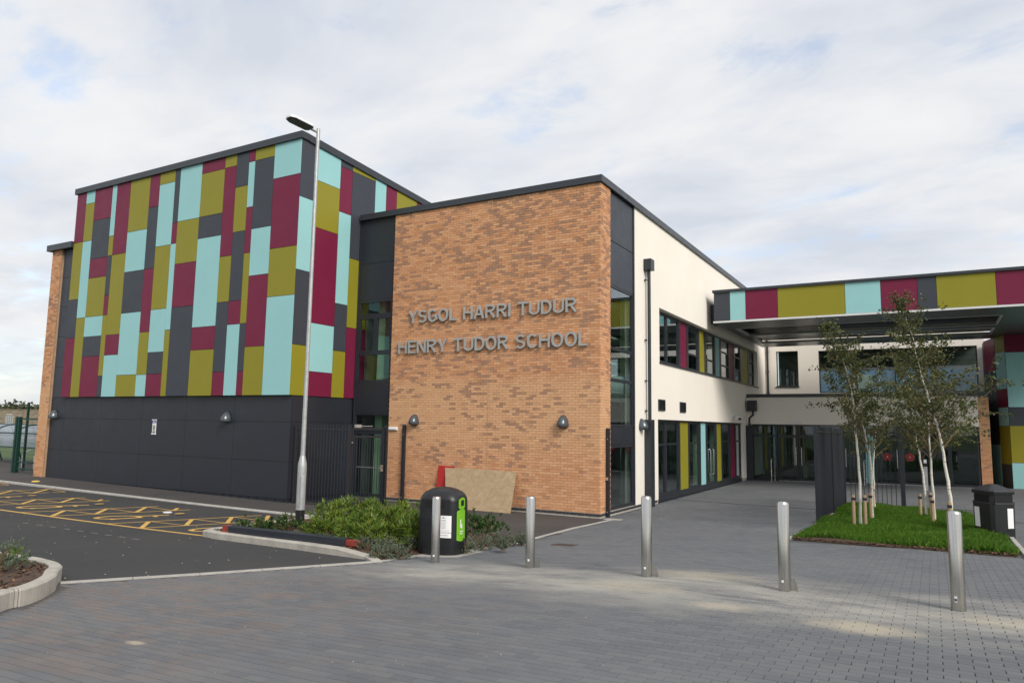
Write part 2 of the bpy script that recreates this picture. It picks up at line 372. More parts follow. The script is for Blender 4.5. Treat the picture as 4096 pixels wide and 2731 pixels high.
def leafm(name, a, b, c3=None, rough=.5, sc=6, tl=.25):
    t = NT(name); inf = t.n('ShaderNodeNewGeometry'); r = inf.outputs['Random Per Island']
    st = [(0, a), (1, b)] if not c3 else [(0, a), (.72, b), (1, c3)]
    c = t.ramp(r, st); c = t.mix(t.ramp(t.noise(sc, 3), [(.3, 0.0), (.7, .35)]), c, tuple(q*.6 for q in a))
    t.set(col=c, rough=rough, spec=.4)
    o = t.t.nodes['Material Output']; tl_ = t.n('ShaderNodeBsdfTranslucent', {0: c}); mx = t.n('ShaderNodeMixShader', {0: tl, 1: t.b.outputs[0], 2: tl_.outputs[0]})
    t.t.links.new(mx.outputs[0], o.inputs[0]); return t.m
M['birch_leaf'] = leafm('birch_leaf', (.045,.070,.020), (.085,.110,.030), (.20,.16,.045))
M['shrub_leaf'] = leafm('shrub_leaf', (.065,.135,.015), (.145,.225,.026), (.30,.31,.045))
M['hebe_leaf'] = leafm('hebe_leaf', (.10,.135,.09), (.18,.215,.15))
M['dark_leaf'] = leafm('dark_leaf', (.025,.065,.012), (.060,.120,.022))
M['grass_blade'] = leafm('grass_blade', (.060,.150,.014), (.11,.245,.022), (.19,.29,.04), tl=.3, sc=.9)
M['mulch'] = leafm('mulch', (.060,.030,.017), (.15,.075,.040), (.27,.17,.10), rough=.9, tl=0)
M['far_leaf'] = leafm('far_leaf', (.045,.062,.028), (.085,.095,.045), (.13,.11,.05))
def ply():
    t = NT('plywood'); f = t.noise(3.2, 6, .65, dist=1.6, stretch=(1,1,1)); v = t.n('ShaderNodeTexVoronoi', {'Vector': t.n('ShaderNodeMapping', {0: t.pos(), 'Scale': (22,22,46)}).outputs[0], 'Scale': 1.2})
    c = t.ramp(f, [(.3, (.26,.185,.105)), (.55, (.36,.265,.165)), (.75, (.45,.36,.25))]); c = t.mix(.3, c, t.ramp(v.outputs['Color'], [(0, (.24,.16,.08)), (1, (.50,.38,.24))]))
    t.set(col=c, rough=.85); return t.m
M['ply'] = ply()

# ------------------------------------------------------------------ setting: ground sheets
def sheet(name, poly, mat, dz, step=.8, parent=None, holes=()):
    poly = [tuple(p[:2]) for p in poly]; vs = [Vector(p) for p in poly]; n = len(vs); ed = [(i, (i+1) % n) for i in range(n)]
    xs = [p[0] for p in poly]; ys = [p[1] for p in poly]
    def inside(x, y):
        c = False; j = n-1
        for i in range(n):
            xi, yi = poly[i]; xj, yj = poly[j]
            if (yi > y) != (yj > y) and x < (xj-xi)*(y-yi)/(yj-yi)+xi: c = not c
            j = i
        return c
    x = min(xs)
    while x < max(xs):
        y = min(ys)
        while y < max(ys):
            if inside(x, y): vs.append(Vector((x+R_.uniform(-.03,.03), y+R_.uniform(-.03,.03))))
            y += step
        x += step
    r = delaunay_2d_cdt(vs, ed, [], 1, 1e-4)
    P = np.array([(p.x, p.y) for p in r[0]]); z = gv(P[:, 0], P[:, 1])+(np.array([dz(a, b) for a, b in P]) if callable(dz) else dz)
    f = [tuple(t) for t in r[2]]
    o = link(name, mesh(name, np.c_[P, z].tolist(), f, mat, True), parent)
    for p in o.data.polygons:
        if p.normal.z < 0: p.flip()
    return o
def in_poly(poly, X, Y):
    c = np.zeros(X.shape, bool); n = len(poly); j = n-1
    for i in range(n):
        xi, yi = poly[i][:2]; xj, yj = poly[j][:2]
        if yi != yj:
            k = ((yi > Y) != (yj > Y)) & (X < (xj-xi)*(Y-yi)/(yj-yi)+xi); c ^= k
        j = i
    return c
def far_ground():
    v = []; f = []; xs = list(np.linspace(-60, 14, 60)); ys = list(np.linspace(-6, 50, 46))
    xs = [-1500, -500, -200, -110]+xs+[40, 120, 400, 1500]; ys = [-300, -60]+ys+[80, 140, 320, 800, 2200]
    X, Y = np.meshgrid(xs, ys); Z = gv(X, Y)-.06; nx = len(xs)
    v = np.c_[X.ravel(), Y.ravel(), Z.ravel()].tolist()
    f = [(j*nx+i, j*nx+i+1, (j+1)*nx+i+1, (j+1)*nx+i) for j in range(len(ys)-1) for i in range(nx-1)]
    return tag(link('ground', mesh('ground', v, f, M['earth'], True)), kind='structure')
far_ground()
YF, XW, XL = 18.48, -7.84, -16.81
# flush concrete edging between the forecourt blocks and the tarmac
EDG = [gnd(*q)[:2] for q in ((240,2332),(800,2297),(1494,2248),(1680,2222),(1900,2200),(2080,2170),(2300,2112))]+[np.array([-7.42, 18.38])]
LEFT_ISL = [gnd(*q)[:2] for q in ((229,2336),(218,2360),(170,2390),(98,2418),(0,2443))]
PAVE = [tuple(p) for p in EDG]+[(XW-.02, 18.4), (XW-.02, 37.1), (9, 37.1), (9, 1.0), (-3.0, 1.0), (-7.2, 2.4)]+[tuple(p) for p in LEFT_ISL[::-1]]
pav = tag(sheet('paving', PAVE, M['paver_bed'], -.009, 1.0), kind='structure')
KY = 13.62
CARP = [(-60, -3), (-7.2, 2.4)]+[tuple(p) for p in LEFT_ISL[::-1]]+[tuple(p) for p in EDG[:3]]+[(-8.1, 9.25), (-9.7, 9.46), (-12.3, 9.62), (-13.0, 12.9), (-13.1, KY), (-60, KY)]
carp = tag(sheet('car_park', CARP, M['asphalt'], -.008, 1.2), kind='structure')
FOOT = [(-60, KY+.1), (-13.0, KY+.1), (-12.8, 12.9), (-7.0, 13.1)]+[tuple(p) for p in EDG[5:]]+[(XW, 18.6), (XW-9, 18.7), (XL+.2, 18.7), (XL+.2, 16.1), (-31.2, 16.1), (-31.2, 20.6), (-60, 20.6)]
foot = tag(sheet('footpath', FOOT, M['footway'], -.004, 1.2), kind='structure')
def pavers():
    rows = np.arange(1.2, 36.9, .1); cx, cy = [], []
    for y in rows:
        r = math.floor(y/.1+1e-6); off = .1*(r % 2); k0 = math.floor((-9.8+off)/.2); k1 = math.ceil((8.8+off)/.2)
        ks = np.arange(k0, k1); cx.append(ks*.2-off+.1); cy.append(np.full(len(ks), r*.1+.05))
    X = np.concatenate(cx); Y = np.concatenate(cy)
    ok = np.ones(X.shape, bool)
    for dx in (-.1, .1):
        for dy in (-.05, .05): ok &= in_poly(PAVE, X+dx*.98, Y+dy*.98)
    ok &= ~((X > -2.6) & (X < 1.3) & (Y > 15.2) & (Y < 26))     # grass bed
    X, Y = X[ok], Y[ok]
    q = (np.c_[X, Y, gv(X, Y)]-CAM) @ RM.T; px = 2048+FPX*q[:, 0]/q[:, 2]; py = 1365.5+FPX*q[:, 1]/q[:, 2]
    keep = (q[:, 2] > 0) & (px > -1500) & (px < 7000) & (py < 3800); X, Y, q, px, py = X[keep], Y[keep], q[keep], px[keep], py[keep]
    vis = (px > 60) & (px < 4040) & (py < 2700) & (py > 1700); rank = np.where(vis, q[:, 2], 1e9).argsort()
    big = rank[:300]; rest = np.ones(len(X), bool); rest[big] = False
    hw, hd, t, ch = .0981, .0474, .0, .003
    lip = NR.normal(0, .0007, len(X))
    def verts(x, y, e):
        c = []
        for (sx, sy, a, dz) in [(-1,-1,0,-.008),(1,-1,0,-.008),(1,1,0,-.008),(-1,1,0,-.008),(-1,-1,ch,0),(1,-1,ch,0),(1,1,ch,0),(-1,1,ch,0)]:
            xx = x+sx*(hw-a); yy = y+sy*(hd-a); c.append(np.c_[xx, yy, gv(xx, yy)+dz+e])
        return np.stack(c, 1)
    rx, ry = X[rest], Y[rest]; V = verts(rx, ry, lip[rest]).reshape(-1, 3); n = len(rx)
    base = np.array([(4,5,6,7),(0,1,5,4),(1,2,6,5),(2,3,7,6),(3,0,4,7)]); F = (base[None]+8*np.arange(n)[:, None, None]).reshape(-1, 4)
    me = D.meshes.new('pavers'); me.from_pydata(V.tolist(), [], F.tolist()); me.materials.append(M['paver']); me.update()
    tag(link('pavers', me, pav), kind='stuff')
    one = mesh('paver', [(sx*(hw-a), sy*(hd-a), dz) for (sx, sy, a, dz) in [(-1,-1,0,-.008),(1,-1,0,-.008),(1,1,0,-.008),(-1,1,0,-.008),(-1,-1,ch,0),(1,-1,ch,0),(1,1,ch,0),(-1,1,ch,0)]], base.tolist(), M['paver'])
    for i in big:
        x, y = float(X[i]), float(Y[i]); o = link('paver', one, pav, (x, y, g(x, y)+float(lip[i])))
        o.rotation_euler = (math.atan((g(x, y+.1)-g(x, y-.1))/.2), -math.atan((g(x+.1, y)-g(x-.1, y))/.2), 0)
pavers()

def offset(pts, d):
    out = []
    for i, p in enumerate(pts):
        a = Vector(pts[max(i-1, 0)]); b = Vector(pts[min(i+1, len(pts)-1)]); t = (b-a).normalized(); out.append((p[0]-t.y*d, p[1]+t.x*d))
    return out
def resample(pts, step):
    out = []; pts = [Vector(p[:2]) for p in pts]
    for a, b in zip(pts, pts[1:]):
        n = max(1, round((b-a).length/step))
        out += [a.lerp(b, k/n) for k in range(n)]
    return [tuple(p) for p in out+[pts[-1]]]
def kerb_run(name, pts, w, h, mat, unit=.915, flush=False, sub=3, hfun=None, side=1):
    """stones laid end to end along pts, each its own mesh with a chamfered profile"""
    root = D.objects.new(name, None); COL.objects.link(root); root.location = (pts[0][0], pts[0][1], g(*pts[0][:2])); tag(root, kind='structure')
    P = resample(pts, unit)
    for a, b in zip(P, P[1:]):
        a2 = Vector(a); b2 = Vector(b); d = (b2-a2).normalized(); nrm = Vector((-d.y, d.x))*side; secs = []
        L = (b2-a2).length
        for k in range(sub+1):
            c = a2+d*(.004+(L-.008)*k/sub); hh = hfun(c.x, c.y) if hfun else h; z = g(c.x, c.y)
            ch = min(.022, hh*.4) if not flush else .003
            prof = [(0, -.05), (0, hh-ch), (ch, hh), (w-ch*.4, hh), (w, hh-ch*.4), (w, -.05)]
            secs.append([(c.x+nrm.x*q, c.y+nrm.y*q, z+r) for q, r in prof])
        mb = MB().loft(secs)
        obj('kerb_stone', mb, mat, root)
    return root
kerb_run('edging_kerb', [tuple(p) for p in EDG], .10, .006, M['edging'], .9, flush=True, side=1)
kerb_run('footpath_kerb', [(-46, KY), (-13.05, KY)], .13, .055, M['edging'], .915)
BK = [gnd(*q)[:2] for q in ((1494,2247),(1457,2234),(1348,2220),(1191,2197),(1042,2176.6),(870,2154))]
BKP = [tuple(p) for p in BK]+[(-12.62, 9.72), (-12.85, 10.1), (-13.0, 12.9)]
def bkh(x, y):
    d = math.hypot(x-BK[0][0], y-BK[0][1]); return max(.008, min(.12, .008+.112*d/1.15))
kerb_run('bed_kerb', BKP, .15, .12, M['kerb'], .915, hfun=bkh, side=-1)
ISL = [(-7.3, 2.9)]+[tuple(p) for p in LEFT_ISL[::-1]]
ISLB = [(-9.9, 5.52), (-10.4, 5.66), (-11.2, 5.72), (-13.5, 5.6), (-16, 5.4)]
def smooth_path(p, k=5):
    out = []; p = [Vector(q) for q in p]
    for i in range(len(p)-1):
        a, b, c, d = p[max(i-1, 0)], p[i], p[i+1], p[min(i+2, len(p)-1)]
        for j in range(k):
            t = j/k; out.append(tuple(.5*((2*b)+(c-a)*t+(2*a-5*b+4*c-d)*t*t+(3*b-a-3*c+d)*t**3)))
    return out+[tuple(p[-1])]
kerb_run('island_kerb', smooth_path(ISL+ISLB), .15, .18, M['kerb'], .9, side=1, sub=1)
# white dust, blocks and stones lying about
def speckle(name, n, xr, yr, poly, mat, r0, r1, parent):
    mb = MB()
    for _ in range(n):
        x, y = R_.uniform(*xr), R_.uniform(*yr)
        if not in_poly(poly, np.array([x]), np.array([y]))[0]: continue
        r = R_.uniform(r0, r1); z = g(x, y); a = R_.random()*6; p = [(x+r*math.cos(a+q)*R_.uniform(.6,1.3), y+r*math.sin(a+q)*R_.uniform(.5,1)) for q in (0, 1.3, 2.6, 3.9, 5.2)]
        mb.loft([[(u, w, z-.002) for u, w in p], [(x+(u-x)*.6, y+(w-y)*.6, z+r*.45) for u, w in p]])
    return tag(obj(name, mb, mat, parent), kind='stuff')
speckle('grit', 420, (-9.4, 2), (3, 14), PAVE, M['grit'], .003, .009, pav)
speckle('grit', 200, (-24, -8), (5, 13), CARP, M['grit'], .005, .016, carp)

# yellow disabled bays
def strip(pts, w, dz=.0): # flat paint strip following the ground
    mb = MB()
    for a, b in zip(pts, pts[1:]):
        a = Vector(a[:2]); b = Vector(b[:2]); n = max(1, int((b-a).length/.8)); d = (b-a).normalized(); s = Vector((-d.y, d.x))*w/2; q = []
        for k in range(n+1):
            c = a.lerp(b, k/n)
            for e in (-1, 1): p = c+s*e; q.append((p.x, p.y, g(p.x, p.y)-.004+dz))
        mb.add(q, [(2*k, 2*k+2, 2*k+3, 2*k+1) for k in range(n)])
    return mb
obj('bay_line', strip([(-34, 9.62), (-20.26, 9.65), (-12.6, 9.80)], .1), M['yellow'], carp)
def wheelchair(cx, cy, s):
    ax = Vector((.34, .94)).normalized(); sx = Vector((ax.y, -ax.x))
    def P(u, v): return (cx+sx.x*u*s*.8+ax.x*v*s*1.35, cy+sx.y*u*s*.8+ax.y*v*s*1.35)      # v points towards the kerb
    arc = [P(.34*math.cos(a)-.02, -.28+.30*math.sin(a)) for a in np.linspace(math.radians(100), math.radians(372), 15)]
    obj('wheelchair_symbol', strip(arc, .10*s, .001), M['yellow'], carp)
    obj('wheelchair_symbol', strip([P(-.10, .50), P(-.10, .02), P(.26, .02), P(.36, -.42), P(.46, -.38)], .11*s, .0018), M['yellow'], carp)
    obj('wheelchair_symbol', strip([P(-.10, .26), P(.22, .26)], .09*s, .0026), M['yellow'], carp)
    mb = MB(); mb.add([(*P(-.10+.11*math.cos(a), .66+.08*math.sin(a)), g(cx, cy)-.002) for a in np.linspace(0, 2*math.pi, 13)[:-1]], [tuple(range(12))])
    obj('wheelchair_symbol', mb, M['yellow'], carp)
for k in range(5):
    x0 = -15.9-3.45*k; F0, F1, B0, B1 = (x0, 9.72), (x0+1.2, 9.74), (x0+1.02, 13.48), (x0+2.22, 13.30)
    obj('bay_line', strip([F0, B0], .07, .0008), M['yellow'], carp); obj('bay_line', strip([F1, B1], .07, .0008), M['yellow'], carp)
    A = lambda t: (F0[0]+(B0[0]-F0[0])*t, F0[1]+(B0[1]-F0[1])*t); B = lambda t: (F1[0]+(B1[0]-F1[0])*t, F1[1]+(B1[1]-F1[1])*t)
    for j in range(4):
        t0 = j/4; obj('hatch_line', strip([A(t0+.235), B(t0+.01)], .1, .0016), M['yellow'], carp)
        obj('hatch_line', strip([A(t0+.24), B(min(1, t0+.26))], .05, .0024), M['yellow'], carp)
    wheelchair(x0+2.62, 11.0, 1.12)
for i in range(9):
    p = gnd(100+55*i, 2090+8*i); obj('chalk_mark', strip([(p[0]-.09, p[1]), (p[0]+.1, p[1]+.02)], .03), M['grit'], carp)
p = gnd(670, 2048); mb = MB().tube([(p[0], p[1], p[2]-.03), (p[0], p[1], p[2]+.012)], [.12, .105], 14); tag(origin(obj('disc', mb, M['white_plastic']), p), 'small white round disc lying in a yellow disabled bay', 'disc')
p = gnd(143, 1925); mb = MB().loft([[(p[0]+.2*math.cos(a), p[1]+.2*math.sin(a)*.8, p[2]-.02) for a in np.linspace(0, 6.28, 9)[:-1]], [(p[0]+.12*math.cos(a+.3), p[1]+.12*math.sin(a), p[2]+.03) for a in np.linspace(0, 6.28, 9)[:-1]]])
tag(origin(obj('rubble_lump', mb, plain('yellow_lump', (.62,.45,.10), .8)), p), 'small yellow lump on the tarmac near the far brick pier', 'rubble')
# drainage slot across the forecourt
mb = strip([(-7.8, 24.9), (-4.26, 24.2), (-2.75, 23.8)], .075, .009); obj('drain_slot', mb, M['rail'], pav)
mb = strip([(1.32, 22.45), (1.62, 22.36), (6, 21.4)], .075, .009); obj('drain_slot', mb, M['rail'], pav)
mb = MB(); c = gnd(2160, 2135); mb.prism([(c[0]-.4, c[1]-.4), (c[0]+.35, c[1]-.4), (c[0]+.35, c[1]+.4), (c[0]-.4, c[1]+.4)], lambda x, y: g(x, y)-.02, lambda x, y: g(x, y)+.002); obj('manhole_cover', mb, M['footway'], foot)
c = gnd(2255, 2178); mb = MB().prism([(c[0]-.22, c[1]-.15), (c[0]+.25, c[1]-.15), (c[0]+.25, c[1]+.15), (c[0]-.22, c[1]+.15)], lambda x, y: g(x, y)-.02, lambda x, y: g(x, y)+.004); obj('gully_cover', mb, M['rail'], pav)
c = gnd(2447, 2076); mb = MB().prism([(c[0]-.2, c[1]-.14), (c[0]+.28, c[1]-.14), (c[0]+.28, c[1]+.14), (c[0]-.2, c[1]+.14)], lambda x, y: g(x, y)-.02, lambda x, y: g(x, y)+.004); obj('stop_cover', mb, M['edging'], pav)

# ================================================================== buildings
class Pl:   # a wall plane: u runs along it, d is the distance in front of it
    def __init__(s, kind, c): s.k = kind; s.c = c
    def pt(s, u, z, d=0.0): return (u, s.c-d, z) if s.k == 'y' else (s.c+d, u, z)
    def box(s, mb, u0, u1, z0, z1, d0, d1):
        a = s.pt(u0, z0, d0); b = s.pt(u1, z1, d1); return mb.box(a[0], b[0], a[1], b[1], a[2], b[2])
    def uz(s, px, py, d=0.0):
        P = ony(px, py, s.c-d) if s.k == 'y' else onx(px, py, s.c+d); return (P[0] if s.k == 'y' else P[1]), P[2]
def wall_holes(mb, pl, u0, u1, z0, z1, holes, d0, d1):
    us = sorted({u0, u1, *[h[0] for h in holes], *[h[1] for h in holes]}); zs = sorted({z0, z1, *[h[2] for h in holes], *[h[3] for h in holes]})
    us = [u for u in us if u0 <= u <= u1]; zs = [z for z in zs if z0 <= z <= z1]
    for a, b in zip(us, us[1:]):
        run = None
        for c, d in zip(zs, zs[1:]):
            um, zm = (a+b)/2, (c+d)/2; hole = any(h[0] < um < h[1] and h[2] < zm < h[3] for h in holes)
            if not hole: run = (run[0], d) if run else (c, d)
            if (hole or d == zs[-1]) and run: pl.box(mb, a, b, run[0], run[1], d0, d1); run = None
def window(parent, pl, u0, u1, z0, z1, d, fw=.05, us=(), zs=(), dep=.07, name='window', vents=False):
    """frame with its panes; us / zs are inner mullion and transom positions"""
    mb = MB(); pl.box(mb, u0, u0+fw, z0, z1, d-dep, d); pl.box(mb, u1-fw, u1, z0, z1, d-dep, d); pl.box(mb, u0+fw, u1-fw, z0, z0+fw, d-dep, d); pl.box(mb, u0+fw, u1-fw, z1-fw, z1, d-dep, d)
    U = [u0]+list(us)+[u1]; Z = [z0]+list(zs)+[z1]
    for u in us: pl.box(mb, u-fw/2, u+fw/2, z0+fw, z1-fw, d-dep+.003, d-.003)
    for z in zs: pl.box(mb, u0+fw, u1-fw, z-fw*.75, z+fw*.75, d-dep+.006, d-.006)
    w = obj(name, mb, M['frame'], parent)
    for a, b in zip(U, U[1:]):
        for c, e in zip(Z, Z[1:]):
            m = MB(); pl.box(m, a+fw*.45, b-fw*.45, c+fw*.45, e-fw*.45, d-dep*.6, d-dep*.6+.008); obj('pane', m, M['glass'], w)
    if vents:
        for z in zs: m = MB(); pl.box(m, (u0+u1)/2-.22, (u0+u1)/2+.22, z-.012, z+.012, d-.006, d+.012); obj('handle', m, M['rail'], w)
    return w
def panel(parent, pl, u0, u1, z0, z1, d, mat, t=.012, gap=.006):
    mb = MB(); pl.box(mb, u0+gap, u1-gap, z0+gap, z1-gap, d-t, d); return obj('cladding_panel', mb, M[mat], parent)
CM = dict(M='maroon', O='olive', T='teal', G='grey_panel')
def zat(pl, u, py):   # height at which the photo row py crosses the plane at u
    lo, hi = -1, 14
    for _ in range(34):
        m = (lo+hi)/2
        if proj(pl.pt(u, m))[1] > py: lo = m
        else: hi = m
    return lo
def bricks(parent, faces, nbig=0, label=None):
    """faces: (plane, u0, u1, z0, z1, holes); bricks stand 7 mm proud of the mortar"""
    L = []
    for pl, u0, u1, z0, z1, ends in faces:
        r = math.ceil((z0-BZ0)/.075-1e-6)
        while BZ0+r*.075+.0745 <= z1+.001:
            cst = pl.c if pl.k == 'y' else pl.c   # the shader uses x+y
            off = .1125*(r % 2); k = math.floor((u0+cst+off)/.225)
            while True:
                a = k*.225-off-cst; b = a+.225; k += 1
                if a >= u1: break
                if b <= u0: continue
                a2, b2 = max(a, u0), min(b, u1)
                if b2-a2 < .04: continue
                L.append((pl, a2+(0 if a2 == u0 else .005), b2-(0 if b2 == u1 else .005), BZ0+r*.075+.005, BZ0+r*.075+.070))
            r += 1
    # largest in the photograph become parts of their own
    sc = []
    for i, (pl, a, b, c, d) in enumerate(L):
        P = pl.pt((a+b)/2, (c+d)/2); q = proj(P)
        full = b-a > .2; sc.append((q[2]+(0 if full and 0 < q[0] < 4096 and not (1600 < q[0] < 2090 and q[1] > 1840) else 1e6), i))
    sc.sort(); big = set(i for _, i in sc[:nbig]); mb = MB(); share = {}
    for i, (pl, a, b, c, d) in enumerate(L):
        e = .008+R_.uniform(-.0015, .002)
        if i in big:
            key = (pl.k, round(b-a, 3))
            if key not in share:
                m = MB(); q = Pl(pl.k, 0.0); q.box(m, -(b-a)/2, (b-a)/2, -(d-c)/2, (d-c)/2, -.02, .008); share[key] = mesh('brick', m.v, m.f, M['brick'])
            o = link('brick', share[key], parent); o.location = Vector(pl.pt((a+b)/2, (c+d)/2, e-.008))-parent.location
        else: pl.box(mb, a, b, c, d, -.02, e)
    o = obj('bricks', mb, M['brick'], parent); return tag(o, kind='stuff')

# ------------------------------------------------------------------ the hall with coloured panels
HF, HS = Pl('y', 15.69), Pl('x', XL)
hall = thing('school_hall', 'tall school hall clad in maroon, olive, turquoise and grey panels over a dark base', 'building', (-23, 15.83, .05))
XA, XB = -29.24, XL; ZC = 3.264
def ht(y): return 11.36-(y-15.69)*.066     # underside of the falling parapet
mb = MB(); mb.hexa([(XA, 15.72, ZC), (XL-.03, 15.72, ZC), (XL-.03, 33, ZC), (XA, 33, ZC), (XA, 15.72, 11.34), (XL-.03, 15.72, 11.34), (XL-.03, 33, ht(33)-.02), (XA, 33, ht(33)-.02)])
obj('wall', mb, M['dark_panel'], hall)
mb = MB(); mb.box(-30.10, XL-.06, 15.86, 33, -.1, ZC-.002); mb.box(-30.10, XA-.003, 15.86, 33, ZC, 9.20); obj('wall', mb, M['dark_panel'], hall)
# base panels, 1.2 m courses
DB = Pl('y', 15.83); us = [-30.09]+[DB.uz(px, 1750)[0] for px in (249, 396, 560, 738, 932)]+[XL-.03]
for a, b in zip(us, us[1:]):
    for z0, z1 in ((.14, 1.253), (1.253, 2.453), (2.453, ZC-.01)): panel(hall, DB, a, b, z0, z1, 0, 'dark_panel', .03, .005)
for z0, z1 in zip([ZC, 4.46, 5.66, 6.86, 8.06], [4.46, 5.66, 6.86, 8.06, 9.2]): panel(hall, DB, -30.09, XA-.01, z0, z1, 0, 'grey_panel', .03, .006)
DS = Pl('x', XL-.03)
for z0, z1 in ((.14, 1.253), (1.253, 2.453), (2.453, ZC-.01)):
    panel(hall, DS, 15.84, 18.46, z0, z1, 0, 'dark_panel', .03, .005)
mb = MB(); mb.box(-30.1, XL-.07, 15.90, 15.95, -.08, .15)
for k in range(34): mb.box(-29.9+k*.39, -29.86+k*.39, 15.84, 15.9, -.05, .135)
obj('base_rail', mb, M['rail'], hall)
# coloured rainscreen, front
cx = [242.2,279.3,313.8,384.6,402.9,458.4,537.6,577.8,639.8,660.9,748.9,843,891,941.6,966.8,1045.7,1156]
FRONT = ['M971 O1198.7 G1353 M','T813.8 O964.9 T1271.4 O','M877 G1032 M1109.6 O1265.3 T1345 G1425 M','T944 O1022 G1180 M1260 O1503 G','M1016 O1338 M1419.5 T','O923 T1084 G1250 T1499 O',
 'M828 G1075 M1327.7 O1498 T','O734 T983 O1236.6 T1408 G1495 M','G890 M975 T1319 O','T879 O1051 M1226 G','M686.4 O860.5 G948.5 T1306.6 M1398.5 O','O668 M1025 O1208 G1487 M',
 'G746 O926 G1202.6 M1297 T','M647 T828 M1011.6 O1293 G1484.6 M','O634 G910 T1099 M1385 O','T704.7 M988.7 O1183 T']
ux = [HF.uz(x, 1583)[0] for x in cx]; ux[0] = XA; ux[-1] = XB
def cladding(pl, us, specs, ztop):
    for (a, b), sp in zip(zip(us, us[1:]), specs):
        um = (a+b)/2; zt = None
        for tok in sp.split():
            c = tok[0]; zb = zat(pl, um, float(tok[1:])) if len(tok) > 1 else ZC
            mb = MB(); g_ = .007
            if zt is None:
                ta, tb = ztop(a), ztop(b)
                p = [pl.pt(a+g_, zb+g_, -.014), pl.pt(b-g_, zb+g_, -.014), pl.pt(b-g_, zb+g_, 0), pl.pt(a+g_, zb+g_, 0), pl.pt(a+g_, ta, -.014), pl.pt(b-g_, tb, -.014), pl.pt(b-g_, tb, 0), pl.pt(a+g_, ta, 0)]
                if pl.k == 'x': mb.hexa(p)
                else: mb.hexa([p[3], p[2], p[1], p[0], p[7], p[6], p[5], p[4]])
            else: pl.box(mb, a+g_, b-g_, zb+g_, zt-g_, -.014, 0)
            obj('cladding_panel', mb, M[CM[c]], hall); zt = zb
cladding(HF, ux, FRONT, lambda u: 11.35)
sy = [15.70, HS.uz(1215, 1582)[0], HS.uz(1324, 1588)[0], HS.uz(1374, 1592)[0]]
def su(u, v): return HS.uz(800+u/2.6133, 500+v/2.6133)[0]
SIDE = ['G793 T1081.6 G1378.6 O','T737 O921 M1297 T1488 M','G676 M854 T1216.7 G1404 O','O706.6 G1046 O1317 M','T','M','O','M','T','G','O','M']
sy += [su(1840, 560), su(1952, 620), su(2062, 690), su(2268, 800)]; sy += [sy[-1]+1.3, sy[-1]+2.6, sy[-1]+4.4, 33.0]
cladding(HS, sy, SIDE, lambda u: ht(u))
# parapet cappings
mb = MB(); mb.box(XA-.10, XL+.06, 15.62, 15.95, 11.345, 11.575); obj('coping', mb, M['coping'], hall, bevel=.006)
mb = MB()
for (y0, y1) in ((15.953, 18.9), (18.906, 22.4), (22.406, 33)):
    z0, z1 = ht(y0), ht(y1); mb.hexa([(XL-.25, y0, z0-.012), (XL+.06, y0, z0-.012), (XL+.06, y1, z1-.012), (XL-.25, y1, z1-.012), (XL-.25, y0, z0+.222), (XL+.06, y0, z0+.222), (XL+.06, y1, z1+.222), (XL-.25, y1, z1+.222)])
obj('coping', mb, M['coping'], hall)
mb = MB().box(-31.02, XA-.02, 15.60, 16.0, 9.20, 9.445); mb.box(-31.02, -30.7, 16.003, 33, 9.2, 9.44); obj('coping', mb, M['coping'], hall, bevel=.006)
mb = MB(); mb.hexa([(XA+.05, 15.96, 11.3), (XL-.26, 15.96, 11.3), (XL-.26, 33, 10.1), (XA+.05, 33, 10.1), (XA+.05, 15.96, 11.36), (XL-.26, 15.96, 11.36), (XL-.26, 33, 10.16), (XA+.05, 33, 10.16)]); obj('roof', mb, M['coping'], hall)
mb = MB(); mb.box(-30.78, -30.105, 15.742, 33, -.1, 9.198); obj('brick_pier', mb, M['mortar'], hall)
bricks(hall, [(Pl('y', 15.742), -30.78, -30.105, .12, 9.2, 0)])

# ------------------------------------------------------------------ brick and render block
blk = thing('classroom_block', 'two storey orange brick and cream render school block carrying the school name', 'building', (-10, 18.48, 0))
BF, BS = Pl('y', YF), Pl('x', XW); XBL = -15.22; ZT = 9.36; YBE = 19.22
mb = MB(); BF.box(mb, XBL, XW, -.1, ZT, -.3, 0); mb.box(XW-.3, XW, YF+.3, YBE, -.1, ZT); obj('wall', mb, M['mortar'], blk)
bricks(blk, [(BF, XBL, XW, .12, ZT, 0), (BS, YF-.006, YBE, .12, ZT, 0)], 300)
u_j = BF.uz(1958, 1300)[0]; mb = MB(); BF.box(mb, u_j-.008, u_j+.008, .12, ZT, -.01, .0112); obj('movement_joint', mb, M['mortar'], blk)
# blue brick plinth course, stepping out of the ground on the right
pm = MB().box(XBL, XW+.004, YF-.004, YF+.1, -.12, .116); pm.box(XW-.1, XW+.004, YF+.1, 23.3, -.12, .116); obj('plinth', pm, M['mortar_pale'], blk)
k = 0
for i in range(33):
    a = XW+.012-.226*(i+1); mb = MB().box(a, a+.214, YF-.016, YF+.02, .045, .108); obj('brick', mb, M['blue_brick'], blk); tag(blk.children[-1]); 
for i in range(21):
    a = YF-.014+.226*i; mb = MB().box(XW-.02, XW+.016, a+.006, a+.22, .045, .108); obj('brick', mb, M['blue_brick'], blk)
# parapet
mb = MB(); mb.box(XL+.075, XW+.07, YF-.07, YF+.30, ZT, 9.56); obj('coping', mb, M['coping'], blk, bevel=.006)
mb = MB()
for y0, y1 in ((YF+.303, 22.9), (22.905, 27.4), (27.405, 31.9), (31.905, 44)): mb.box(XW-.3, XW+.07, y0, y1, ZT-.002, 9.56)
obj('coping', mb, M['coping'], blk)
mb = MB(); mb.box(XL+.08, XW-.31, YF+.31, 44, 9.2, 9.3); obj('roof', mb, M['coping'], blk)
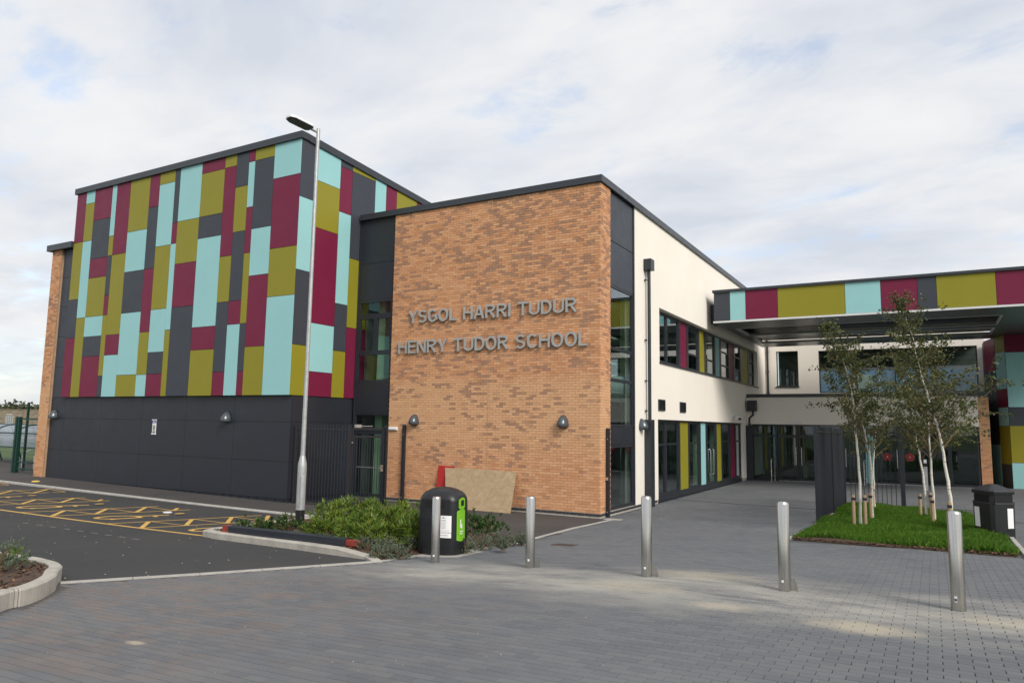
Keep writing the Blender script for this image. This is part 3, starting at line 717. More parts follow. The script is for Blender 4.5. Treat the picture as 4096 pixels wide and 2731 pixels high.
# dark glazed strip left of the brickwork (door below, windows above)
SF = Pl('y', YF+.06); U0, U1 = XL+.02, XBL-.005
def sz(py): return zat(SF, -16, py)
z_ = dict(p1=sz(1051), p2=sz(1198), w1=sz(1264), w2=sz(1412), w3=sz(1526), s1=sz(1653), tr=sz(1722), db=.06)
panel(blk, SF, U0+.05, U1-.05, z_['p1'], ZT, 0, 'dark_panel', .03); panel(blk, SF, U0+.05, U1-.05, z_['p2'], z_['p1'], 0, 'dark_panel', .03); panel(blk, SF, U0+.05, U1-.05, z_['s1'], z_['w3'], 0, 'dark_panel', .03)
mb = MB(); SF.box(mb, U0, U0+.05, 0, ZT, -.12, .03); SF.box(mb, U1-.05, U1, 0, ZT, -.12, .03); obj('mullion', mb, M['frame'], blk)
window(blk, SF, U0+.052, U1-.052, z_['w1'], z_['p2'], .0, .09); um = (U0+U1)/2
window(blk, SF, U0+.052, um+.02, z_['w2'], z_['w1'], .0, .09); window(blk, SF, um+.022, U1-.052, z_['w2'], z_['w1'], .0, .09)
window(blk, SF, U0+.052, U1-.052, z_['w3'], z_['w2'], .0, .06)
window(blk, SF, U0+.052, U1-.052, z_['tr'], z_['s1'], .0, .05)
dr = window(blk, SF, U0+.052, U1-.052, z_['db'], z_['tr']-.003, -.01, .11, name='door', zs=())
mb = MB(); SF.box(mb, U0+.17, U1-.3, 1.0, 1.022, -.05, -.03); obj('push_bar', mb, M['galv'], dr)
mb = MB(); SF.box(mb, U0+.05, U1-.05, .0, .055, -.1, .02); obj('threshold', mb, M['steel_bright'], blk)
# glazed corner strip on the render side
CS = Pl('x', XW-.04); c0, c1 = YBE+.005, 21.24
def cz(py): return zat(CS, CS.uz(2455, py)[0], py)
zz = [cz(p) for p in (968, 1143, 1393, 1519, 1705, 1780, 2040)]
mb = MB(); CS.box(mb, c0, c0+.06, .1, ZT, -.12, .03); CS.box(mb, c1-.07, c1, .1, ZT, -.12, .03); obj('mullion', mb, M['frame'], blk)
panel(blk, CS, c0+.06, c1-.07, zz[0], ZT-.02, 0, 'grey_panel', .03, .012); panel(blk, CS, c0+.06, c1-.07, zz[1], zz[0], 0, 'grey_panel', .03, .012)
window(blk, CS, c0+.062, c1-.072, zz[4], zz[1], 0, .06, zs=(zz[3], zz[2]))
panel(blk, CS, c0+.06, c1-.07, zz[5], zz[4], 0, 'dark_panel', .03, .008)
window(blk, CS, c0+.062, c1-.072, .14, zz[5], 0, .07)
# cream render with window openings
RB0, RB1, RZ0, RZ1 = 23.58, 39.72, 4.665, 6.505
GB0, GB1, GZ0, GZ1 = 23.36, 35.98, .02, 2.725
mb = MB(); wall_holes(mb, BS, c1+.002, 44, .118, ZT, [(RB0, RB1, RZ0, RZ1), (GB0, GB1, -1, GZ1)], -.34, 0); obj('wall', mb, M['render'], blk)
mb = MB(); BS.box(mb, c1+.006, 23.34, -.1, .117, -.3, -.012); BS.box(mb, GB1, 37.2, -.1, .117, -.3, -.012); obj('plinth', mb, M['mortar_pale'], blk)
RP, GPl = Pl('x', XW-.20), Pl('x', XW-.12)
rib = [(2637.9,2666.6,'g'),(2670,2714.8,'g'),(2721.7,2747,'M'),(2753.8,2792.8,'g2'),(2797.9,2818,'O'),(2825,2857,'g2'),(2861.7,2879,'T'),(2884.7,2914.5,'g3'),(2919,2934,'M'),(2938.6,2959.3,'g3'),(2963.9,2990,'O'),(2993.7,3013,'g3')]
def ribbon(pl, segs, b0, b1, z0, z1, py, trans):
    mb = MB(); edge = []
    U = [(pl.uz(a, py)[0], pl.uz(b, py)[0], t) for a, b, t in segs]
    U[0] = (b0+.04, U[0][1], U[0][2]); U[-1] = (U[-1][0], b1-.05, U[-1][2])
    pl.box(mb, b0, b1, z0, z0+.06, -.09, .0); pl.box(mb, b0, b1, z1-.06, z1, -.09, .0)
    pl.box(mb, b0, U[0][0], z0+.06, z1-.06, -.09, 0); pl.box(mb, U[-1][1], b1, z0+.06, z1-.06, -.09, 0)
    for p, q in zip(U, U[1:]): pl.box(mb, p[1], q[0], z0+.06, z1-.06, -.09, 0)
    obj('window_frame', mb, M['frame'], blk)
    for a, b, t in U:
        if t in CM: panel(blk, pl, a, b, z0+.06, z1-.06, -.015, CM[t], .02, .004)
        else: window(blk, pl, a+.003, b-.003, z0+.062, z1-.062, -.012, .045, zs=trans(t), vents=(t in ('g2', 'g3')))
    return U
H = RZ1-RZ0
ribbon(RP, rib, RB0, RB1, RZ0, RZ1, 1400, lambda t: {'g': (RZ0+.33*H, RZ0+.66*H) if False else (), 'g2': (RZ0+.36*H,), 'g3': (RZ0+.34*H, RZ0+.67*H)}[t])
mb = MB(); BS.box(mb, RB0-.03, RB1+.03, RZ0-.055, RZ0-.001, -.2, .05); obj('window_sill', mb, M['frame'], blk)
gfs = [(2634.2,2662.5,'g'),(2667.6,2716,'g'),(2722,2754.8,'O'),(2760.7,2799,'g'),(2804.8,2825,'T'),(2830.9,2865.3,'g'),(2869,2887,'O'),(2890.8,2921.4,'g'),(2924.5,2940.6,'M'),(2943,2971,'g')]
gU = ribbon(GPl, gfs, GB0, GB1, .16, GZ1, 1850, lambda t: (GZ0+1.86,))
mb = MB(); GPl.box(mb, GB0, GB1, -.08, .158, -.1, .03); obj('window_base', mb, M['frame'], blk)
for u in (gU[5][0]+.25, gU[5][0]+.75):
    mb = MB().tube([GPl.pt(u, .55, .012), GPl.pt(u, .6, .06), GPl.pt(u, 1.55, .06), GPl.pt(u, 1.6, .012)], .016, 8); obj('pull_handle', mb, M['steel_bright'], blk, smooth=True)
# rainwater hopper + downpipe with boxed guard
h0, h1 = BS.uz(2588, 1050, .2)[0], BS.uz(2619, 1050, .2)[0]; hz1, hz0 = zat(Pl('x', XW+.2), h0, 1028), zat(Pl('x', XW+.2), h0, 1072)
hm = (h0+h1)/2
dp = thing('downpipe', 'dark rainwater hopper and downpipe on the cream wall beside the corner glazing', 'drainpipe', (XW+.1, hm, 0))
mb = MB(); mb.box(XW+.004, XW+.26, hm-.17, hm+.17, hz0, hz1); obj('hopper', mb, M['pipe'], dp, bevel=.008)
mb = MB().tube([(XW+.13, hm, 2.7), (XW+.13, hm, hz0-.002)], .055, 14); obj('pipe', mb, M['pipe'], dp, smooth=True)
for z in (hz0-.35, 5.2, 3.9, 2.95): mb = MB().box(XW+.003, XW+.08, hm-.11, hm-.058, z, z+.05); obj('bracket', mb, M['pipe'], dp)
mb = MB(); mb.box(XW+.004, XW+.23, hm-.17, hm+.17, -.02, 2.70); obj('pipe_guard', mb, M['pipe'], dp, bevel=.01)
# louvred vents
for (a, b, t, bt), lab in zip(((2632, 2658, 1596, 1649), (2718, 2741, 1607, 1656)), ('dark louvred vent on the cream wall nearer the downpipe', 'dark louvred vent on the cream wall, the one further from the downpipe')):
    u0, zt = BS.uz(a, t); u1, zb = BS.uz(b, bt); zt = zat(BS, u0, t); zb = zat(BS, u0, bt-8); v = thing('louvre_vent', lab, 'vent', (XW, (u0+u1)/2, zb), 'louvred vents')
    mb = MB(); BS.box(mb, u0, u0+.05, zb, zt, .002, .04); BS.box(mb, u1-.05, u1, zb, zt, .002, .04); BS.box(mb, u0+.05, u1-.05, zb, zb+.04, .002, .04); BS.box(mb, u0+.05, u1-.05, zt-.04, zt, .002, .04); BS.box(mb, u0+.05, u1-.05, zb+.04, zt-.04, .002, .006); obj('frame', mb, M['frame'], v)
    n = 8
    for i in range(n):
        z = zb+.05+(zt-zb-.09)*i/n; mb = MB(); p = (zt-zb-.09)/n
        mb.hexa([(XW+.007, u0+.05, z+p*.55), (XW+.045, u0+.05, z), (XW+.045, u1-.05, z), (XW+.007, u1-.05, z+p*.55), (XW+.007, u0+.05, z+p*.75), (XW+.045, u0+.05, z+p*.22), (XW+.045, u1-.05, z+p*.22), (XW+.007, u1-.05, z+p*.75)]); obj('slat', mb, M['frame'], v)
# interiors seen through the glass
mb = MB(); mb.box(XL+.1, XL+.15, YF+.4, 34, 0, 9.1); mb.box(XL+.1, XW-.4, 34, 34.1, 0, 9.1); mb.box(XW-4.2, XW-4.1, 24, 42, 0, 9.1); mb.box(XL+.1, XW-.4, 23.2, 23.3, 0, 9.1); mb.box(XL+.16, XW-.42, YF+.45, 42, 8.6, 8.7); mb.box(XW-4, XW-.35, 43.6, 43.7, 0, 9.1); obj('partition', mb, M['interior'], blk)
mb = MB(); mb.box(XL+.16, XW-.36, YF+.42, 42, 3.2, 3.45); mb.box(XL+.16, XW-.36, YF+.42, 42, .0, .03); obj('floor_slab', mb, M['interior'], blk)
for i, (x, y) in enumerate([(XW-.55, onx(2506, 1500, XW-.55)[1])]+[(XW-.75, onx(q_, 1850, XW-.75)[1]) for q_ in (2699, 2790, 2857, 2910)]+[(XL+.62, YF+.8)]):
    mb = MB().box(x-.15, x+.15, y-.17, y+.17, .04, 8.59); obj('column', mb, M['interior_green'], blk)
for z in (7.1, 6.3, 5.2, 4.4): mb = MB().box(XW-2.2, XW-.7, 19.4, 23.1, z, z+.06); obj('landing_edge', mb, M['interior_light'], blk)
mb = MB().box(XW-2.0, XW-.4, 19.4, 23.1, 3.46, 4.0); obj('landing', mb, M['interior_light'], blk)
for z in (6.1, 7.6): mb = MB().box(XW-3.6, XW-1.2, 24.5, 39, z, z+.07); obj('ceiling_beam', mb, M['interior_light'], blk)
mb = MB().box(XW-.45, XW-.43, gU[-1][0]+.5, gU[-1][1], .2, 2.6); obj('blind', mb, M['blind_white'], blk)
for a, b, z0, z1 in ((33.4, 35.3, 4.7, 5.9), (36.2, 37.3, 4.7, 6.4), (38.3, 39.6, 4.7, 6.4), (29.5, 30.6, 4.7, 5.5)): mb = MB().box(XW-.52, XW-.50, a, b, z0, z1); obj('blind', mb, M['blind_white'], blk)
mb = MB().box(XL+.5, XBL-.1, YF+1.9, YF+1.95, 5.9-1.75, 5.9-.8); obj('display_board', mb, M['interior_light'], blk)
mb = MB().box(XL+.5, XBL-.1, YF+2.4, YF+2.45, 3.45, 6.5); obj('display_board', mb, M['palegreen'], blk)

# ------------------------------------------------------------------ rear entrance wing
wing = thing('entrance_wing', 'rear entrance wing with cream upper walls above dark glazed doors under the canopy', 'building', (-3, 36.9, .05))
G1, G2 = Pl('y', 36.9), Pl('y', 41.9); WX0, WX1 = XW+.005, 1.78
zGR, zGC = 2.70, 4.0
mb = MB(); G1.box(mb, WX0, WX1, zGR, zGC, -.3, 0); obj('wall', mb, M['render'], wing)
mb = MB(); mb.box(WX0-.02, 2.15, 36.82, 37.3, zGC, 4.16); obj('coping', mb, M['coping'], wing)
mb = MB(); mb.box(WX0, 2.2, 37.3, 41.88, 3.9, 4.0); obj('roof', mb, M['coping'], wing)
w1 = (-7.27, -6.13, 4.80, 6.73); w2 = (-5.10, 2.12, 4.42, 6.69)
mb = MB(); wall_holes(mb, G2, WX0, 2.42, 3.9, 8.25, [w1, w2], -.3, 0); obj('wall', mb, M['render'], wing)
mb = MB(); mb.box(WX0, 2.4, 42.25, 50, 8.15, 8.25); obj('roof', mb, M['coping'], wing)
window(wing, G2, *w1, -.08, .05); window(wing, G2, *w2, -.08, .06, us=[G2.uz(px, 1480)[0] for px in (3426, 3580, 3742)])
mb = MB(); G2.box(mb, w1[0]-.04, w1[1]+.04, w1[2]-.05, w1[2]-.001, -.1, .05); obj('window_sill', mb, M['frame'], wing)
mb = MB(); G2.box(mb, w2[0], w2[1], w2[2], w2[2]+1.16, -.2, -.18); obj('blind', mb, M['blind_blue'], wing)  # sky reflection in the lower glass, put in as a blue sheet
mb = MB(); G2.box(mb, w2[0]+1.6, w2[0]+2.6, w2[2]+.2, w2[2]+.95, -.17, -.165); obj('display_board', mb, M['interior_light'], wing)
mb = MB(); mb.box(WX0, 2.4, 46, 46.1, 3.9, 8.2); mb.box(WX0, 2.4, 42.3, 46, 7.2, 7.3); mb.box(WX0, 2.4, 42.3, 46, 4.05, 4.1); obj('partition', mb, M['interior'], wing)
# ground floor glazing
GG = Pl('y', 36.98)
def gx(px): return GG.uz(px, 1850)[0]
def gb(u): return g(u, 36.9)
gl = [(3012, 3113, 'w'), (3115, 3196, 'd'), (3197, 3276, 'd'), (3278, 3372, 'w'), (3374, 3462, 'd'), (3464, 3498, 'T'), (3500, 3598, 'd'), (3600, 3692, 'd'), (3694, 3800, 'w'), (3802, 3920, 'w')]
wins = []
for a, b, t in gl:
    a, b = gx(a), gx(b); zb = max(gb(a), gb(b))+.02
    if t == 'T': panel(wing, GG, a, b, zb, zGR-.02, .02, 'teal', .05)
    else: wins.append(window(wing, GG, a+.004, b-.004, zb, zGR-.004, 0, .075 if t == 'd' else .05, zs=(2.14,) if t != 'w' or a < -5 else (), name='door' if t == 'd' else 'window'))
    mb = MB(); GG.box(mb, a, b, g(a, 36.9)-.15, zb-.003, -.1, .02); obj('threshold', mb, M['steel_bright'] if t == 'd' else M['frame'], wing)
for px in (3186, 3208, 3385, 3590):
    u = gx(px); mb = MB().tube([GG.pt(u, .78, .002), GG.pt(u, .8, .06), GG.pt(u, 1.62, .06), GG.pt(u, 1.64, .002)], .016, 8); obj('pull_handle', mb, M['steel_bright'], wing, smooth=True)
for px, py in ((3550, 1826), (3640, 1828)):   # red rose emblem on the door glass
    u, z = GG.uz(px, py, .0); mb = MB(); r = .20
    for k in range(5):
        a = math.pi/2+k*2*math.pi/5
        pts = [GG.pt(u+.11*math.cos(a)+.085*math.cos(t), z+.11*math.sin(a)+.085*math.sin(t), .012) for t in np.linspace(0, 2*math.pi, 13)[:-1]]; mb.add(pts, [tuple(range(12))[::-1]])
    for k in range(5):
        a = -math.pi/2+k*2*math.pi/5; pts = [GG.pt(u+.052*math.cos(a)+.036*math.cos(t), z+.052*math.sin(a)+.036*math.sin(t), .0155) for t in np.linspace(0, 2*math.pi, 11)[:-1]]; mb.add(pts, [tuple(range(10))[::-1]])
    em = obj('rose_emblem', mb, M['rose_red'], wing)
    mb = MB(); mb.add([GG.pt(u+.022*math.cos(t), z+.022*math.sin(t), .018) for t in np.linspace(0, 2*math.pi, 11)[:-1]], [tuple(range(10))[::-1]]); obj('emblem_centre', mb, M['label_white'], em)
mb = MB(); mb.box(WX0, 2.0, 41.0, 41.1, 0, 3.8); mb.box(WX0, 2.0, 37.35, 41, 3.3, 3.35); mb.box(WX0, 2.0, 37.3, 41, -.05, .02); obj('partition', mb, M['interior'], wing)
for i, x in enumerate((-6.9, -5.6, -4.9, -3.0, -1.2, .7)): mb = MB().box(x-.1, x+.1, 39.5, 39.6, .03, 3.2); obj('column', mb, M['interior_dim' if i % 2 else 'interior'], wing)
mb = MB(); mb.box(1.79, 2.18, 37.05, 41.85, -.1, 3.99); obj('brick_pier', mb, M['mortar'], wing); bricks(wing, [(Pl('y', 37.05), 1.79, 2.18, .1, 3.99, 0)])
# downpipe in the angle
dp2 = thing('downpipe', 'dark downpipe with swan neck and hopper in the corner by the rear entrance', 'drainpipe', (XW+.25, 36.7, 0))
hx, hzt = XW+.28, 3.86; mb = MB().box(hx-.19, hx+.24, 36.50, 36.80, 3.32, 3.84); obj('hopper', mb, M['pipe'], dp2, bevel=.01)
mb = MB().tube([(hx+.06, 36.66, 3.32), (hx+.06, 36.66, 3.15), (hx-.12, 36.66, 2.98), (hx-.12, 36.66, 2.6)], .05, 12); obj('pipe', mb, M['pipe'], dp2, smooth=True)
mb = MB().box(hx-.27, hx+.03, 36.52, 36.80, -.02, 2.62); obj('pipe_guard', mb, M['pipe'], dp2, bevel=.01)
dp3 = thing('downpipe', 'thin dark downpipe in the inner corner beside the small upstairs window', 'drainpipe', (XW+.12, 41.75, 4.0))
mb = MB().tube([(XW+.13, 41.78, 4.0), (XW+.13, 41.78, 8.2)], .06, 12); obj('pipe', mb, M['pipe'], dp3, smooth=True)
for z in (4.4, 5.6, 6.7): mb = MB().box(XW+.06, XW+.2, 41.80, 41.898, z, z+.05); obj('bracket', mb, M['pipe'], dp3)

# ------------------------------------------------------------------ entrance canopy
CY0, CX0, CZ0 = 29.5, -7.5, 6.72; CF = Pl('y', CY0); CX1, CY1 = 7.5, 39.3
CZ1 = zat(CF, CX0, 1172)
can = thing('entrance_canopy', 'large flat entrance canopy edged in maroon, olive, turquoise and grey panels', 'canopy', (0, 34, CZ0))
cpx = [2857.9,2919.9,2982.3,3111.2,3382.1,3525.6,3673.4,3750.2,3990.2]; cu = [CX0]+[CF.uz(x, 1240)[0] for x in cpx[1:]]+[4.6, CX1]
for a, b, c in zip(cu, cu[1:], 'GTMOTMGOMT'): panel(can, CF, a, b, CZ0+.075, CZ1, 0, CM[c], .02, .007)
mb = MB().box(CX0-.04, CX1, CY0-.07, CY0+.3, CZ1, CZ1+.10); mb.box(CX0-.04, CX0+.2, CY0+.303, CY1, CZ1, CZ1+.1); obj('coping', mb, M['coping'], can)
mb = MB().box(CX0-.02, CX1, CY0-.035, CY0+.04, CZ0-.002, CZ0+.068); obj('edge_trim', mb, M['white_trim'], can)
mb = MB().box(CX0+.01, CX1, CY0+.045, CY1, CZ0+.34, CZ1-.02); obj('roof', mb, M['dark_panel'], can)
mb = MB().box(CX0-.012, CX0+.006, CY0+.31, CY1, CZ0+.02, CZ1-.01); obj('fascia', mb, M['dark_panel'], can)
mb = MB().box(XW+.02, CX0-.02, CY0+.75, CY0+1.6, CZ0+.1, CZ0+.9); obj('wall_link', mb, M['dark_panel'], can)
s1 = (onz(2966, 1328, CZ0)[0], onz(4000, 1280, CZ0)[0], onz(3500, 1288, CZ0)[1], onz(3500, 1318, CZ0)[1])
s2 = (onz(3034, 1366, CZ0)[0], onz(3972, 1325, CZ0)[0], onz(3500, 1333, CZ0)[1], onz(3500, 1354, CZ0)[1])
# soffit boards around the two long slots
ys = [CY0+.045]; slots = [s1, s2]; n = 0
y = CY0+.045
while y < CY1-.05:
    y2 = min(y+.3, CY1)
    cut = [q for q in slots if q[2] < (y+y2)/2 < q[3]]
    xs = [(CX0, CX1)] if not cut else [(CX0, cut[0][0]), (cut[0][1], CX1)]
    for a, b in xs: mb = MB().box(a, b, y+.004, y2-.004, CZ0, CZ0+.03); obj('soffit_board', mb, M['soffit'], can)
    y = y2
for (a, b, c, d) in slots:
    mb = MB(); e = .05
    mb.box(a, b, c-.16, c-.16+e, CZ0-.012, CZ0+.1); mb.box(a, b, d+.12, d+.12+e, CZ0-.012, CZ0+.1); mb.box(a, a+e, c-.11, d+.12, CZ0-.012, CZ0+.1); mb.box(b-e, b, c-.11, d+.12, CZ0-.012, CZ0+.1); obj('slot_trim', mb, M['white_trim'], can)
# clad support fin
fin = thing('canopy_support', 'tall canopy support clad in turquoise, olive, maroon and grey panels at the right edge', 'column', (3.3, 38.2, .1))
FP = [(2.93, 37.9), (2.63, 38.75), (2.30, 40.4)]
mb = MB().prism([(2.95, 37.92), (5.2, 37.92), (5.2, 41.8), (2.33, 41.8), (2.33, 40.42), (2.66, 38.77)], -.1, CZ0); obj('core', mb, M['dark_panel'], fin)
def fz(u, y, py): 
    lo, hi = -1, 9
    for _ in range(30):
        m = (lo+hi)/2
        if proj((u, y, m))[1] > py: lo = m
        else: hi = m
    return lo
def finface(a, b, spec):
    zt = CZ0-.006; a = Vector(a); b = Vector(b); d = (b-a).normalized(); nrm = Vector((d.y, -d.x)); mid = (a+b)/2
    for tok in spec.split():
        zb = fz(mid.x, mid.y, float(tok[1:])) if len(tok) > 1 else .06
        p = a+d*.006; q = b-d*.006; o = nrm*.014; mb = MB()
        mb.hexa([(p.x, p.y, zb+.006), (q.x, q.y, zb+.006), (q.x+o.x, q.y+o.y, zb+.006), (p.x+o.x, p.y+o.y, zb+.006), (p.x, p.y, zt-.006), (q.x, q.y, zt-.006), (q.x+o.x, q.y+o.y, zt-.006), (p.x+o.x, p.y+o.y, zt-.006)])
        obj('cladding_panel', mb, M[CM[tok[0]]], fin); zt = zb
finface((2.94, 37.905), (4.4, 37.905), 'M1407 T1628 G1703 O1853 T')
finface((2.645, 38.76), (2.935, 37.925), 'O1409 T1556 M1629 T1703 O1856 G')
finface((2.32, 40.40), (2.64, 38.78), 'M1487 G1776 T')
right = thing('side_wing', 'brick and glass wing behind the canopy support at the right edge', 'building', (8, 41, 0))
mb = MB(); wall_holes(mb, Pl('y', 41), 5.25, 14, -.1, 8.8, [(5.25, 9, 3.5, 6.4)], -.3, 0); obj('wall', mb, M['brick'], right)
window(right, Pl('y', 41), 5.26, 8.99, 3.51, 6.39, -.08, .06, us=(6.5, 7.7))
mb = MB(); mb.box(5.25, 14, 41.3, 46, 8.7, 8.8); mb.box(5.25, 9, 43, 43.1, 3, 7); obj('roof', mb, M['interior'], right)

# ================================================================== things
# ------------------------------------------------------------------ raised letters
ADV = dict(Y=.667, S=.667, G=.778, O=.778, L=.556, H=.722, A=.667, R=.722, I=.278, T=.611, U=.722, D=.722, E=.667, N=.722, C=.722); ADV[' '] = .37
FONTM = {}
def glyphs(chars, thick=.0, extrude=.5):
    objs = {}
    for ch in chars:
        c = D.curves.new('glyph', 'FONT'); c.body = ch; c.size = 1; c.extrude = extrude; c.offset = thick; c.resolution_u = 4; o = D.objects.new('glyph', c); COL.objects.link(o); objs[ch] = o
    bpy.context.view_layer.update(); dg = bpy.context.evaluated_depsgraph_get(); out = {}
    for ch, o in objs.items():
        me = D.meshes.new_from_object(o.evaluated_get(dg)); v = np.array([q.co[:] for q in me.vertices]); out[ch] = (v, [tuple(p.vertices) for p in me.polygons]); D.meshes.remove(me); D.objects.remove(o)
    return out
WID = dict(Y=.70, S=.62, G=.72, O=.74, L=.52, H=.68, A=.72, R=.70, I=.14, T=.64, U=.68, D=.68, E=.60, N=.68, C=.70)
def strokes(ch, w, s):
    a = s/2
    def arc(cx, cy, rx, ry, d0, d1, n=18): return [(cx+rx*math.cos(math.radians(t)), cy+ry*math.sin(math.radians(t))) for t in np.linspace(d0, d1, n)]
    V = [(a, 0), (a, 1)]; W2 = [(w-a, 0), (w-a, 1)]; m = w/2
    if ch == 'I': return [V]
    if ch == 'H': return [V, W2, [(a, .53), (w-a, .53)]]
    if ch == 'L': return [V, [(a, a), (w, a)]]
    if ch == 'E': return [V, [(a, a), (w, a)], [(a, 1-a), (w-.02, 1-a)], [(a, .53), (w-.05, .53)]]
    if ch == 'T': return [[(m, 0), (m, 1-a)], [(0, 1-a), (w, 1-a)]]
    if ch == 'N': return [V, W2, [(a, 1-a*.4), (w-a, a*.4)]]
    if ch == 'A': return [[(a*.8, 0), (m, 1)], [(w-a*.8, 0), (m, 1)], [(w*.2, .33), (w*.8, .33)]]
    if ch == 'Y': return [[(a*.9, 1), (m, .42)], [(w-a*.9, 1), (m, .42)], [(m, 0), (m, .46)]]
    if ch == 'U': return [[(a, 1), (a, .32)]+arc(m, .32, m-a, .32-a, 180, 360)+[(w-a, 1)]]
    if ch == 'O': return [arc(m, .5, m-a, .5-a+.012, 0, 360, 37)]
    if ch == 'C': return [arc(m+.02, .5, m-a, .5-a+.012, 42, 318, 28)]
    if ch == 'G': return [arc(m+.02, .5, m-a, .5-a+.012, 42, 315, 28)+[(w-a, .2), (w-a, .47)], [(m+.03, .47), (w-a*.2, .47)]]
    if ch == 'D': return [V, [(a, 1-a), (w*.42, 1-a)]+arc(w*.42, .5, w*.58-a, .5-a, 90, -90)+[(a, a)]]
    if ch == 'R': return [V, [(a, 1-a), (w*.58, 1-a)]+arc(w*.58, .735, w*.36-a, .265-a, 90, -90, 10)+[(a, .47)], [(w*.5, .47), (w-a*.9, 0)]]
    if ch == 'S': return [arc(m, .72, m-a, .28-a, 25, 270, 18)+arc(m, .275, m-a, .285-a, 90, -155, 18)[1:]]
def thick(mb, pl, pts, s, u0, z0, k, d0, d1):
    P = [Vector(p) for p in pts]; n = len(P); closed = (P[0]-P[-1]).length < 1e-6; Lf, Rt = [], []
    for i in range(n):
        if closed: p, q = P[i-1 if i > 0 else n-2], P[i+1 if i < n-1 else 1]
        else: p, q = P[max(i-1, 0)], P[min(i+1, n-1)]
        t = (q-p).normalized(); nv = Vector((-t.y, t.x))
        if 0 < i < n-1 or closed:
            d1_ = (P[i]-p).normalized(); c = max(.5, Vector((-d1_.y, d1_.x)).dot(nv)); nv = nv/c
        Lf.append(P[i]+nv*s/2); Rt.append(P[i]-nv*s/2)
    secs = [[pl.pt(u0+a.x*k, z0+a.y*k, d1), pl.pt(u0+a.x*k, z0+a.y*k, d0), pl.pt(u0+b.x*k, z0+b.y*k, d0), pl.pt(u0+b.x*k, z0+b.y*k, d1)] for a, b in zip(Lf, Rt)]
    mb.loft(secs, caps=not closed)
def lettering(text, u0, u1, z0, z1, label):
    root = thing('sign_lettering', label, 'sign', BF.pt((u0+u1)/2, z0, .02), 'raised school name lettering')
    k = z1-z0; s = .15; gap = .115; sp_ = .30
    nat = sum(WID[c] if c != ' ' else sp_ for c in text)+gap*(len(text)-1); sc = (u1-u0)/k/nat; x = 0
    for ch in text:
        if ch != ' ':
            w = WID[ch]*sc if ch != 'I' else .14; mb = MB()
            for i, st in enumerate(strokes(ch, w, s)): thick(mb, BF, st, s, u0+x*sc*k, z0, k, .03, .09-.0012*i)
            obj('letter', mb, M['letter'], root)
            for fx in (.5,): 
                m2 = MB(); BF.box(m2, u0+x*sc*k+.02*k, u0+x*sc*k+.08*k, z0+.05*k, z0+.09*k, .009, .0295); obj('fixing', m2, M['rail'], root)
        x += (WID[ch] if ch != ' ' else sp_)+gap
    return root
l1a = BF.uz(1636, 1293, .05); l1b = BF.uz(2308, 1247, .05); l1t = BF.uz(2300, 1191, .05)
lettering('YSGOL HARRI TUDUR', l1a[0], l1b[0], l1b[1], l1t[1], 'raised grey metal letters reading YSGOL HARRI TUDUR on the brick wall')
l2a = BF.uz(1594.5, 1414, .05); l2b = BF.uz(2350, 1382, .05); l2t = BF.uz(2320, 1325, .05)
lettering('HENRY TUDOR SCHOOL', l2a[0], l2b[0], l2b[1], l2t[1], 'raised grey metal letters reading HENRY TUDOR SCHOOL on the brick wall')

# ------------------------------------------------------------------ teardrop wall lamps
def wall_lamp(pl, px, py0, py1, label, w=.34):
    u, _ = pl.uz(px, (py0+py1)/2, .12); z1 = zat(pl, u, py0); z0 = zat(pl, u, py1); h = z1-z0
    root = thing('wall_lamp', label, 'wall lamp', pl.pt(u, z0, .01), 'teardrop wall lamps')
    prof = [(0, .42, .19), (.05, .48, .225), (.14, .50, .24), (.30, .485, .235), (.5, .43, .21), (.68, .35, .17), (.82, .265, .125), (.92, .175, .08), (.98, .09, .04), (1, .03, .015)]
    secs = []
    for t, hw, dp_ in prof: secs.append([pl.pt(u+w*hw*math.cos(a)*(1 if pl.k == 'y' else -1), z0+.02+t*(h-.02), .012+max(0, math.sin(a))*dp_) for a in np.linspace(-.08, math.pi+.08, 15)])
    obj('shell', MB().loft(secs), M['lampshell'], root, smooth=True)
    s2_ = [[pl.pt(u+w*.36*math.cos(a), z0+q, .012+max(0, math.sin(a))*.15) for a in np.linspace(0, math.pi, 13)] for q in (.004, .022)]
    obj('diffuser', MB().loft(s2_), M['frame'], root)
    mb = MB(); pl.box(mb, u-.06, u+.06, z0+.06, z0+.2, .001, .012); obj('back_plate', mb, M['frame'], root)
wall_lamp(BF, 1651, 1655, 1700, 'grey teardrop wall lamp on the brick wall, left of the pair')
wall_lamp(BF, 2247, 1658, 1711, 'grey teardrop wall lamp on the brick wall near its right corner')
wall_lamp(DB, 209, 1638, 1676, 'grey teardrop wall lamp on the dark base beside the brick pier')
wall_lamp(DB, 898, 1645, 1690, 'grey teardrop wall lamp on the dark base near the lamp post')
wall_lamp(BS, 2577, 1673, 1719, 'grey teardrop wall lamp on the cream wall beside the boxed downpipe')
# bulkhead emergency lights
def bulkhead(pl, px0, px1, py0, py1, label):
    u0, z0 = pl.uz(px0, py1); u1, z1 = pl.uz(px1, py0); zb = zat(pl, u0, py1); zt = zat(pl, u0, py0)
    root = thing('emergency_light', label, 'light', pl.pt((u0+u1)/2, zb, 0), 'bulkhead emergency lights')
    mb = MB(); pl.box(mb, u0, u1, zb, zt, .001, .05); obj('housing', mb, M['white_plastic'], root, bevel=.008)
    mb = MB(); pl.box(mb, u0+.02, u1-.02, zb+.02, zt-.02, .052, .085); obj('diffuser', mb, M['label_white'], root, bevel=.01)
bulkhead(BF, 1558, 1592, 1706, 1720, 'small white bulkhead light on the brick wall beside the gate')
bulkhead(G1, 3178, 3207, 1682, 1692, 'small white bulkhead light above the rear entrance doors')
